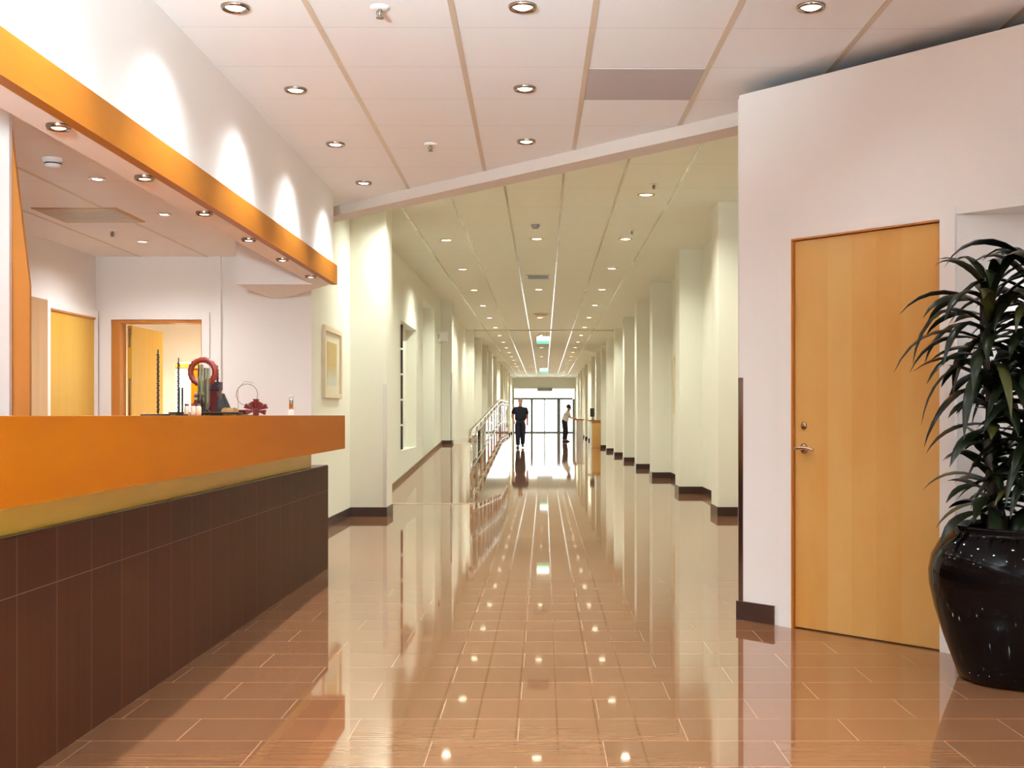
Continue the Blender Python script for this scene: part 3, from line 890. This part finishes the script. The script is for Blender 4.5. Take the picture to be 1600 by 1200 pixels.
# ------------------------------------------------------------------ ramp railing
rl = thing('ramp_railing', 'chrome and glass railing rising along the ramp', 'railing', (RX - 0.05, R0, 0))
def rz(y):
    return RZ * min(1.0, max(0.0, (y + 0.0) / (R1 - R0)))
ysr = [0.1 + 1.18 * k for k in range(14)]
h = MB()
pts = [(0, ysr[0] - 0.25, rz(0) + 0.80), (0, ysr[0] - 0.28, rz(0) + 0.88), (0, ysr[0] - 0.2, rz(0) + 0.94)]
pts += [(0, y, rz(y) + 0.95) for y in ysr] 
h.tube(pts, 0.021, 10)
obj('handrail', h, M['chrome'], rl)
for k, y in enumerate(ysr):
    z0 = rz(y)
    m = MB().tube([(0, y, z0), (0, y, z0 + 0.94)], 0.02, 10)
    m.lathe([(0.045, 0), (0.045, 0.008), (0.02, 0.015)], 14, (0, y, z0))
    obj('post', m, M['chrome'], rl)
    if k + 1 < len(ysr):
        y2 = ysr[k + 1]
        a, b = y + 0.06, y2 - 0.06
        g = MB().hexa([(-0.004, a, rz(a) + 0.12), (0.004, a, rz(a) + 0.12), (0.004, b, rz(b) + 0.12), (-0.004, b, rz(b) + 0.12),
                       (-0.004, a, rz(a) + 0.84), (0.004, a, rz(a) + 0.84), (0.004, b, rz(b) + 0.84), (-0.004, b, rz(b) + 0.84)])
        obj('glass_panel', g, M['glass'], rl)
for dz in (0.09, 0.47, 0.87):
    obj('rail', MB().tube([(0.025, y, rz(y) + dz) for y in ysr], 0.010, 8), M['chrome'], rl)

# ------------------------------------------------------------------ office furniture
o = obj('wooden_fin', MB().add([(0, 0, 0), (0.062, 0, 0), (0.100, 0, 0.0), (0, 0.05, 0), (0.100, 0.05, 0)], []), M['orange_dark'])
bpy.data.objects.remove(o)
Yp = 5.83
zt = lambda py, Y: EYE + (648.5 - py) * Y / FPX
xt = lambda px, Y: (px - 850) * Y / FPX
P = [(xt(8, Yp), 0.0), (xt(47, Yp), 0.0), (xt(47, Yp), zt(447, Yp)), (xt(14, Yp), zt(170, Yp)), (xt(8, Yp), zt(170, Yp))]
m = MB()
n = len(P)
m.add([(p[0] + 2.6, 0.065, p[1]) for p in P] + [(p[0] + 2.6, 0.085, p[1]) for p in P],
      [tuple(range(n)), tuple(range(2 * n - 1, n - 1, -1))] + [((i + 1) % n, i, n + i, n + (i + 1) % n) for i in range(n)])
o = obj('wood_fin', m, M['orange_dark'], None, (-2.6, 5.76, 0))
tag(o, 'tall tapering orange wooden fin standing beside the white wall edge', 'wood panel')
cb = thing('cupboard', 'pale wooden cupboard standing behind the wooden fin', 'cupboard', (-4.12, 9.22, 0))
obj('body', MB().rbox(-0.115, 0.12, 0.022, 0.33, 0.0, 2.08, 0.006), M['pinewood'], cb)
obj('cupboard_door', MB().rbox(-0.11, 0.118, 0.0, 0.021, 0.03, 2.06, 0.003), M['orange_dark'], cb)
cb = thing('cabinet', 'orange wooden cabinet in the bright room behind the doorway', 'cabinet', (-4.0, 14.2, 0))
obj('body', MB().rbox(-0.18, 0.18, -0.2, 0.3, 0, 1.70, 0.006), M['orange'], cb)
obj('cabinet_top', MB().rbox(-0.36, 0.2, -0.22, 0.3, 1.70, 1.76, 0.006), M['orange_dark'], cb)

# ------------------------------------------------------------------ things on the counter
CTZ = 1.147
def onc(px, Y):
    return ((px - 850) * Y / FPX, Y, CTZ)
def rodstand(px, Y, hh, label, base=0.075):
    o = thing('chain_stand', label, 'display stand', onc(px, Y), 0, 'chain stands on the counter')
    obj('foot', MB().rbox(-base, base, -0.05, 0.05, 0, 0.009, 0.003), M['blackmetal'], o)
    obj('rod', MB().tube([(0, 0, 0.009), (0, 0, hh)], 0.0035, 8), M['blackmetal'], o)
    m = MB()
    kn = int((hh - 0.03) / 0.012)
    for j in range(kn):
        z = 0.02 + 0.012 * j
        m.ball((0.0008 * (1 if j % 2 else -1), 0, z), 0.0075, 5)
    obj('bead_chain', m, M['black'], o)
rodstand(247, 6.0, 0.335, 'black beaded rod stand, first on the counter from the near end')
rodstand(279, 6.45, 0.315, 'black rod stand in front of the bright doorway window', 0.04)
rodstand(340, 7.1, 0.30, 'black rod stand beside the red ring ornament', 0.04)
ac = thing('acrylic_display', 'clear acrylic display with upright sheets on the counter', 'display stand', onc(322, 6.75))
obj('foot', MB().rbox(-0.26, 0.22, -0.06, 0.06, 0, 0.008, 0.002), M['acrylic'], ac)
for xx, hh in ((-0.03, 0.29), (0.005, 0.27), (-0.14, 0.16)):
    obj('upright_sheet', MB().rbox(xx - 0.005, xx + 0.005, -0.05, 0.05, 0.008, hh, 0.002), M['acrylic'], ac)
obj('tray', MB().rbox(-0.20, 0.20, -0.05, 0.055, 0.009, 0.02, 0.003), M['black'], ac, label='black tray')
# ring ornament
ro = thing('ring_ornament', 'red wound ring ornament standing on the counter display', 'ornament', onc(317, 6.95))
m = MB()
R = 0.072
m.tube([(R * cos(a), 0, 0.255 + R * sin(a)) for a in [2 * pi * k / 40 for k in range(40)]], [0.016 + 0.003 * (k % 2) for k in range(40)], 10, True)
obj('ring', m, M['red'], ro)
obj('bust', MB().lathe([(0.04, 0.0), (0.045, 0.02), (0.02, 0.05), (0.028, 0.10), (0.030, 0.16), (0.018, 0.20), (0.001, 0.205)], 20), M['olive'], ro, label='olive bronze support')
bx = thing('red_box_pile', 'dark red card box with purple lid behind the acrylic sheets', 'box', onc(333, 7.2))
obj('box', MB().rbox(-0.035, 0.045, -0.03, 0.03, 0, 0.155, 0.004), M['darkred'], bx)
obj('lid', MB().rbox(-0.04, 0.05, -0.034, 0.034, 0.155, 0.205, 0.004), plain('purple_card', (0.05, 0.02, 0.05), 0.5), bx)
for j, px in enumerate((292, 302, 310)):
    jr = thing('small_jar', f'{ORD[j]} small pale jar in the row before the ring ornament', 'jar', onc(px, 6.55 + 0.0 * j), 0, 'small jars on the counter')
    obj('body', MB().lathe([(0.001, 0), (0.014, 0), (0.016, 0.01), (0.016, 0.045), (0.010, 0.055)], 16), M['paper'], jr)
    obj('lid', MB().lathe([(0.012, 0.054), (0.012, 0.066), (0.001, 0.066)], 16), M['darkred'], jr)
for j in range(4):
    o = obj('card_pack', MB().rbox(-0.026, 0.026, -0.02, 0.02, 0, 0.0145, 0.002), M['red'] if j % 2 == 0 else M['paper'], None,
            (onc(306, 6.75)[0], 6.82, CTZ + 0.075 + 0.0146 * j))
    tag(o, f'{["lowest red", "second pale", "third red", "topmost pale"][j]} card pack of the small stack by the jars', 'card pack', 'card packs on the counter')
o = obj('plinth', MB().rbox(-0.03, 0.03, -0.025, 0.025, 0, 0.0745, 0.003), M['black'], None, (onc(306, 6.75)[0], 6.82, CTZ))
tag(o, 'small black plinth under the card packs on the counter', 'plinth')
o = obj('display_pyramid', MB().add([(-0.05, -0.04, 0), (0.05, -0.04, 0), (0.05, 0.04, 0), (-0.05, 0.04, 0), (-0.012, -0.01, 0.13), (0.0, -0.01, 0.13), (0.0, 0.01, 0.13), (-0.012, 0.01, 0.13)],
        [(3, 2, 1, 0), (4, 5, 6, 7), (0, 1, 5, 4), (1, 2, 6, 5), (2, 3, 7, 6), (3, 0, 4, 7)]), M['black'], None, onc(350, 7.0))
tag(o, 'black pyramid shaped jewellery stand beside the red box', 'display stand')
for j, px in enumerate((352, 358, 365)):
    o = obj('token', MB().tube([(0, 0.004, 0.024), (0, -0.004, 0.024)], 0.022, 16), M['gold'], None, (onc(px, 6.72)[0], 6.72 + 0.012 * j, CTZ))
    tag(o, f'{ORD[j]} pale gold round token propped before the black pyramid', 'token', 'round tokens on the counter')
wr = thing('wire_hoop', 'thin wire hoop stand on the counter beside the red bow', 'display stand', onc(386, 6.9))
obj('hoop', MB().tube([(0.062 * cos(a), 0, 0.122 + 0.062 * sin(a)) for a in [2 * pi * k / 32 for k in range(32)]], 0.0022, 6, True), M['wire'], wr)
m = MB().tube([(0, 0, 0.004), (0, 0, 0.062)], 0.002, 6).tube([(-0.05, 0, 0.003), (0.05, 0, 0.003)], 0.003, 6)
m.tube([(-0.06, 0.03, 0.003), (-0.06, 0.03, 0.16), (-0.02, 0.03, 0.20), (0.03, 0.03, 0.19)], 0.0015, 6)
obj('stem', m, M['wire'], wr)
bw = thing('paper_bow', 'dark red folded paper bow at the end of the counter display', 'bow', onc(400, 6.8))
m = MB()
for a in range(7):
    t = radians(-10 + 33 * a)
    c_, s_ = cos(t), sin(t)
    L_ = 0.055 + 0.012 * (a % 2)
    m.add([(0, -0.012, 0.028), (L_ * c_ - 0.014 * s_, -0.02, max(0.001, 0.028 + L_ * s_ + 0.014 * c_)), (L_ * c_ + 0.014 * s_, -0.02, max(0.001, 0.028 + L_ * s_ - 0.014 * c_)),
           (0, 0.012, 0.028), (L_ * c_ - 0.014 * s_, 0.014, max(0.001, 0.028 + L_ * s_ + 0.014 * c_)), (L_ * c_ + 0.014 * s_, 0.014, max(0.001, 0.028 + L_ * s_ - 0.014 * c_))],
          [(0, 1, 2), (5, 4, 3), (0, 3, 4, 1), (1, 4, 5, 2), (2, 5, 3, 0)])
obj('loops', m, M['darkred'], bw)
obj('knot', MB().rbox(-0.014, 0.014, -0.022, 0.022, 0.0, 0.04, 0.006), M['darkred'], bw)
o = obj('bowl', MB().lathe([(0.001, 0), (0.03, 0), (0.055, 0.028), (0.058, 0.034), (0.052, 0.032), (0.001, 0.012)], 20), M['darkred'], None, onc(378, 7.02))
tag(o, 'low dark red dish on the counter under the wire hoop', 'dish')
ph = thing('pen_holder', 'slim steel pen holder alone near the far end of the counter', 'pen holder', onc(455, 8.2))
obj('foot', MB().rbox(-0.016, 0.016, -0.016, 0.016, 0, 0.04, 0.003), M['white'], ph)
obj('sleeve', MB().tube([(0, 0, 0.04), (0, 0, 0.135)], 0.014, 14), M['steel'], ph)

# ------------------------------------------------------------------ corridor desks
dk = thing('wall_desk', 'wooden desk with dark top against the corridor right wall', 'desk', (1.80, 41.4, 0))
obj('body', MB().rbox(-0.12, 0.18, 0, 0.7, 0, 0.93, 0.006), M['birch'], dk)
obj('side_panel', MB().rbox(-0.17, -0.121, -0.02, 0.7, 0, 0.93, 0.006), M['ceramic'], dk, label='white side panel')
obj('desk_top', MB().rbox(-0.26, 0.20, -0.06, 0.75, 0.931, 0.97, 0.006), M['orange_dark'], dk, label='dark wooden top')
o = thing('desk_monitor', 'small dark screen on the wooden corridor desk', 'monitor', (1.72, 41.6, 0.97))
obj('stand', MB().rbox(-0.07, 0.07, -0.06, 0.06, 0, 0.015, 0.004).tube([(0, 0, 0.01), (0, 0.02, 0.16)], 0.015, 8), M['black'], o)
obj('screen', MB().rbox(-0.10, 0.05, -0.012, 0.012, 0.12, 0.42, 0.004), M['black'], o)
dk = thing('info_counter', 'white fronted counter farther down the corridor beside the leaning person', 'counter', (1.50, 51.3, 0))
obj('body', MB().rbox(-0.10, 0.20, 0, 1.4, 0, 0.93, 0.006), M['ceramic'], dk)
obj('counter_top', MB().rbox(-0.22, 0.26, -0.06, 1.45, 0.931, 0.97, 0.006), M['orange'], dk, label='wooden top')

# ------------------------------------------------------------------ potted plant
PX, PY = 2.075, 5.15
pp = thing('potted_dracaena', 'tall dark leaved dracaena in a glossy black jar beside the birch door', 'plant', (PX, PY, 0))
prof = [(0.001, 0.0), (0.235, 0.0), (0.262, 0.012), (0.285, 0.08), (0.325, 0.19), (0.362, 0.31), (0.383, 0.41), (0.386, 0.47), (0.372, 0.54), (0.335, 0.605),
        (0.300, 0.635), (0.288, 0.648), (0.296, 0.664), (0.290, 0.674), (0.270, 0.672), (0.262, 0.62)]
obj('jar', MB().lathe(prof, 64), M['glaze'], pp, label='glossy black glazed jar')
obj('soil', MB().lathe([(0.264, 0.625), (0.15, 0.635), (0.001, 0.64)], 32), M['soil'], pp)
canes = [(-0.13, 0.0, 1.72, -0.10), (0.06, 0.08, 1.86, 0.06), (0.02, -0.10, 1.35, 0.03), (-0.06, 0.06, 1.05, -0.13)]
for x, y, zz, dx in canes:
    pts = [(x + (dx - 0) * 0.4 * ((k / 8) ** 2) + 0.008 * sin(k * 1.7), y + 0.006 * cos(k * 2.1), 0.60 + (zz - 0.60) * k / 8) for k in range(9)]
    obj('cane', MB().tube(pts, [0.022 - 0.008 * k / 8 for k in range(9)], 10), M['cane'], pp)
def leaf(m, base, az, el, L_, wd, droop, twist=0.0):
    n = 9
    p = Vector(base)
    d = Vector((cos(az) * cos(el), sin(az) * cos(el), sin(el)))
    side = Vector((-sin(az), cos(az), 0))
    vs, fs = [], []
    st = L_ / (n - 1)
    for k in range(n):
        t = k / (n - 1)
        wk = wd * (0.35 + 1.3 * t) if t < 0.5 else wd * (1.0 - ((t - 0.5) / 0.5) ** 1.7)
        wk = max(wk, 0.001)
        s2 = (side + Vector((0, 0, twist * t))).normalized()
        nn = s2.cross(d).normalized()
        vs += [p - s2 * wk - nn * wk * 0.0, p - nn * wk * 0.42 * -1 * -1, p + s2 * wk]
        d = (d + Vector((0, 0, -droop * st / 0.06 * (0.35 + t)))).normalized()
        p = p + d * st
    for k in range(n - 1):
        a = k * 3
        fs += [(a, a + 1, a + 4, a + 3), (a + 1, a + 2, a + 5, a + 4)]
    m.add(vs, fs, True)
crowns = [  # x, y, z, leaves, length, spread of stem covered by leaves
    (-0.13, 0.0, 1.70, 64, 0.55, 0.42), (0.08, 0.04, 1.80, 64, 0.56, 0.50), (-0.12, -0.02, 1.30, 26, 0.36, 0.26), (0.07, -0.06, 1.36, 64, 0.44, 0.46),
    (-0.12, 0.03, 0.98, 34, 0.36, 0.28), (0.07, 0.0, 1.02, 52, 0.40, 0.36)]
for ci, (x, y, z, nl, L_, sp) in enumerate(crowns):
    m = MB(); m2 = MB()
    for j in range(nl):
        az = j * 2.39996 + ci * 1.3 + RND.uniform(-0.2, 0.2)
        t = j / nl
        el = radians(5 + 52 * t + RND.uniform(-14, 14))
        bz = z - sp * (1 - t) + RND.uniform(-0.02, 0.02)
        LL = L_ * RND.uniform(0.75, 1.12) * (1.0 - 0.18 * t)
        if sin(az) > 0.3:
            LL *= 0.75
        leaf(m2 if (RND.random() < 0.07) else m, (x, y, bz), az, el, LL, RND.uniform(0.023, 0.036), RND.uniform(0.24, 0.48), RND.uniform(-0.5, 0.5))
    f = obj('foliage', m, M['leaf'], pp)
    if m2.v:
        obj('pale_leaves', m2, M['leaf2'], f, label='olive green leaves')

# ------------------------------------------------------------------ people
def skinned(name, verts, edges, radii, mat, parent, sub=2, root=0):
    me = bpy.data.meshes.new(name)
    me.from_pydata(verts, edges, [])
    me.materials.append(mat)
    o = bpy.data.objects.new(name, me)
    COL.objects.link(o)
    o.parent = parent
    md = o.modifiers.new('skin', 'SKIN')
    md.use_smooth_shade = True
    sl = me.skin_vertices[0] if me.skin_vertices else None
    if sl is None:
        bm = bmesh.new(); bm.from_mesh(me); bm.verts.layers.skin.verify(); bm.to_mesh(me); bm.free()
        sl = me.skin_vertices[0]
    for i, r in enumerate(radii):
        rr = r if isinstance(r, tuple) else (r, r)
        sl.data[i].radius = rr
        sl.data[i].use_root = (i == root)
    sb = o.modifiers.new('subdivision', 'SUBSURF')
    sb.levels = sub
    sb.render_levels = sub
    return o

class G:
    def __init__(s):
        s.v, s.e, s.r = [], [], []
    def n(s, p, r, frm=None):
        s.v.append(tuple(p)); s.r.append(r)
        if frm is not None:
            s.e.append((frm, len(s.v) - 1))
        return len(s.v) - 1

def person(name, label, loc, rz_, H, J, shirt, trousers, hair_mat, bald=False, sleeve_long=False):
    """J: joints in units of metres for a 1.75 m figure facing -y"""
    k = H / 1.75
    o = thing(name, label, 'person', loc, rz_)
    S = lambda p: tuple(c * k for c in p)
    g = G()
    A = lambda p, r, f=None: g.n(S(p), (r[0] * k, r[1] * k) if isinstance(r, tuple) else r * k, f)
    pel = A(J['pelvis'], (0.15, 0.11))
    wst = A(J['waist'], (0.135, 0.10), pel)
    chs = A(J['chest'], (0.165, 0.115), wst)
    nkb = A(J['neckbase'], (0.075, 0.07), chs)
    nk = A(J['neck'], (0.052, 0.055), nkb)
    hd_ = A(J['jaw'], (0.062, 0.075), nk)
    hc = A(J['head'], (0.078, 0.098), hd_)
    A(J['crown'], (0.055, 0.07), hc)
    hx, hy_, hz = J['head']
    jx, jy, jz = J['jaw']
    A((jx * 0.4 + hx * 0.6, hy_ - 0.105, hz - 0.035), 0.014, hc)
    for sgn, sd in ((-1, 'l'), (1, 'r')):
        sh = A(J['sh_' + sd], 0.062, chs)
        el_ = A(J['el_' + sd], 0.042, sh)
        wr_ = A(J['wr_' + sd], 0.028, el_)
        d = (Vector(J['wr_' + sd]) - Vector(J['el_' + sd])).normalized()
        pm = Vector(J['wr_' + sd]) + d * 0.075
        pa = A(pm, (0.038, 0.018), wr_)
        across = d.cross(Vector((1, 0, 0)))
        if across.length < 0.2:
            across = d.cross(Vector((0, 1, 0)))
        across.normalize()
        curl = across.cross(d).normalized() * (-sgn)
        for q, (off, ln) in enumerate(((-0.030, 0.075), (-0.010, 0.085), (0.010, 0.080), (0.029, 0.062))):
            b_ = pm + across * off + d * 0.03
            f1 = A(b_, 0.009, pa)
            f2 = A(b_ + d * ln * 0.5 + curl * 0.008, 0.0085, f1)
            A(b_ + d * ln * 0.9 + curl * 0.028, 0.007, f2)
        tb = Vector(J['wr_' + sd]) + d * 0.035 + across * -0.035
        t1 = A(tb, 0.011, wr_)
        A(tb + d * 0.045 + across * -0.02 + curl * 0.01, 0.009, t1)
        hp = A(J['hip_' + sd], 0.090, pel)
        kn_ = A(J['kn_' + sd], 0.056, hp)
        an = A(J['an_' + sd], 0.040, kn_)
        A(J['to_' + sd], (0.040, 0.026), an)
    g.r = [((r if isinstance(r, tuple) else (r, r))[0] * 1.22, (r if isinstance(r, tuple) else (r, r))[1] * 1.22) if max(r if isinstance(r, tuple) else (r,)) > 0.02 else r for r in g.r]
    skinned('body', g.v, g.e, g.r, M['skin'], o, 2, pel)
    # shirt
    g = G()
    wv = A(tuple(Vector(J['pelvis']) * 1.3 - Vector(J['waist']) * 0.3), (0.165, 0.125))
    w2 = A(J['waist'], (0.158, 0.122), wv)
    c2 = A(J['chest'], (0.182, 0.135), w2)
    cc_ = A(tuple(Vector(J['chest']) * 0.3 + Vector(J['neckbase']) * 0.7), (0.14, 0.105), c2)
    A(tuple(Vector(J['neckbase']) + Vector((0, 0, 0.03))), (0.070, 0.065), cc_)
    for sd in 'lr':
        s1 = A(J['sh_' + sd], 0.076, c2)
        e = Vector(J['el_' + sd]); s_ = Vector(J['sh_' + sd]); wv_ = Vector(J['wr_' + sd])
        e1 = A(tuple(e if sleeve_long else s_ * 0.25 + e * 0.75), 0.058, s1)
        if sleeve_long:
            A(tuple(e * 0.12 + wv_ * 0.88), 0.042, e1)
    g.r = [((r if isinstance(r, tuple) else (r, r))[0] * 1.42, (r if isinstance(r, tuple) else (r, r))[1] * 1.42) for r in g.r]
    skinned('shirt', g.v, g.e, g.r, shirt, o, 2, 0)
    g = G()
    pv = A(J['pelvis'], (0.165, 0.128))
    A(tuple(Vector(J['pelvis']) * 0.1 + Vector(J['waist']) * 0.9), (0.140, 0.108), pv)
    for sd in 'lr':
        h1 = A(J['hip_' + sd], 0.104, pv)
        k1 = A(J['kn_' + sd], 0.074, h1)
        m1 = A(tuple(Vector(J['an_' + sd]) * 0.75 + Vector(J['kn_' + sd]) * 0.25), 0.062, k1)
        A(tuple(Vector(J['an_' + sd]) * 1.06 - Vector(J['kn_' + sd]) * 0.06), 0.060, m1)
    g.r = [((r if isinstance(r, tuple) else (r, r))[0] * 1.38, (r if isinstance(r, tuple) else (r, r))[1] * 1.38) for r in g.r]
    skinned('trousers', g.v, g.e, g.r, trousers, o, 2, 0)
    for sd in 'lr':
        a, t = Vector(J['an_' + sd]), Vector(J['to_' + sd])
        m = MB()
        dirv = (t - a); dirv.z = 0
        dirv.normalize()
        sv = Vector((-dirv.y, dirv.x, 0))
        fl = a.z - 0.085
        ring = []
        for dd, ww, hh in ((-0.065, 0.030, 0.07), (-0.03, 0.042, 0.10), (0.05, 0.044, 0.085), (0.12, 0.050, 0.06), (0.175, 0.040, 0.045), (0.20, 0.018, 0.03)):
            c_ = a + dirv * dd
            ring.append([(c_.x + sv.x * ww * x_, c_.y + sv.y * ww * x_, max(0.0, fl) + hh * z_) for x_, z_ in ((-1, 0), (1, 0), (1, 0.55), (0.5, 1), (-0.5, 1), (-1, 0.55))])
        vs = [S(p) for r_ in ring for p in r_]
        fs = []
        for i in range(len(ring) - 1):
            for q in range(6):
                fs.append((i * 6 + q, i * 6 + (q + 1) % 6, (i + 1) * 6 + (q + 1) % 6, (i + 1) * 6 + q))
        fs += [tuple(range(5, -1, -1)), tuple((len(ring) - 1) * 6 + q for q in range(6))]
        obj('shoe', m.add(vs, fs, True), M['black'], o)
    # hair cap
    m = MB()
    if bald:
        m.ball(S((hx, hy_ + 0.03, hz + 0.03)), 0.092 * k, 12, (0.93, 1.0, 0.85))
    else:
        m.ball(S((hx, hy_ + 0.020, hz + 0.035)), 0.112 * k, 12, (0.95, 1.0, 1.0))
    obj('hair', m, hair_mat, o)
    for sx in (-0.03, 0.03):
        obj('eye', MB().ball(S((hx + sx, hy_ - 0.088, hz + 0.004)), 0.010 * k, 6), M['black'], o)
    obj('mouth', MB().ball(S((jx, jy - 0.072, jz + 0.002)), 0.020 * k, 6, (1, 0.35, 0.3)), M['darkred'], o)
    for sx in (-1, 1):
        obj('ear', MB().ball(S((hx + sx * 0.080, hy_ + 0.01, hz - 0.01)), 0.026 * k, 8, (0.4, 0.7, 1.1)), M['skin'], o)
    return o

walk = dict(pelvis=(0, 0, 0.96), waist=(0, 0.01, 1.10), chest=(0, 0.01, 1.30), neckbase=(0, 0.015, 1.44), neck=(0, 0.0, 1.50), jaw=(0, -0.025, 1.57), head=(0, 0.0, 1.645), crown=(0, 0.01, 1.69),
            sh_l=(-0.19, 0.01, 1.39), el_l=(-0.285, 0.06, 1.14), wr_l=(-0.235, -0.10, 0.97), sh_r=(0.19, 0.01, 1.39), el_r=(0.25, 0.07, 1.12), wr_r=(0.25, -0.02, 0.88),
            hip_l=(-0.085, 0, 0.90), kn_l=(-0.09, -0.10, 0.50), an_l=(-0.085, -0.10, 0.085), to_l=(-0.10, -0.24, 0.035),
            hip_r=(0.085, 0, 0.90), kn_r=(0.085, -0.02, 0.50), an_r=(0.08, 0.17, 0.12), to_r=(0.09, 0.06, 0.035))
person('person', 'person in dark navy shirt and trousers walking up the corridor', (-0.83, 41.6, 0), 0.0, 1.72, walk, M['navy'], M['navy'], M['skin'], bald=True)
lean = dict(pelvis=(0, 0, 0.95), waist=(0, -0.02, 1.09), chest=(0, -0.10, 1.28), neckbase=(0, -0.15, 1.41), neck=(0, -0.175, 1.47), jaw=(0, -0.21, 1.53), head=(0, -0.195, 1.605), crown=(0, -0.185, 1.65),
            sh_l=(-0.17, -0.13, 1.36), el_l=(-0.21, -0.26, 1.12), wr_l=(-0.12, -0.42, 1.09), sh_r=(0.17, -0.13, 1.36), el_r=(0.21, -0.26, 1.12), wr_r=(0.12, -0.42, 1.09),
            hip_l=(-0.08, 0.01, 0.89), kn_l=(-0.085, 0.0, 0.49), an_l=(-0.085, 0.05, 0.085), to_l=(-0.095, -0.09, 0.03),
            hip_r=(0.08, 0.01, 0.89), kn_r=(0.08, -0.07, 0.49), an_r=(0.08, -0.03, 0.085), to_r=(0.09, -0.17, 0.03))
person('person', 'person with black hair, pale top and dark trousers leaning at the white counter', (0.90, 51.1, 0), pi / 2, 1.62, lean, M['whitecloth'], M['darkcloth'], M['hair'])
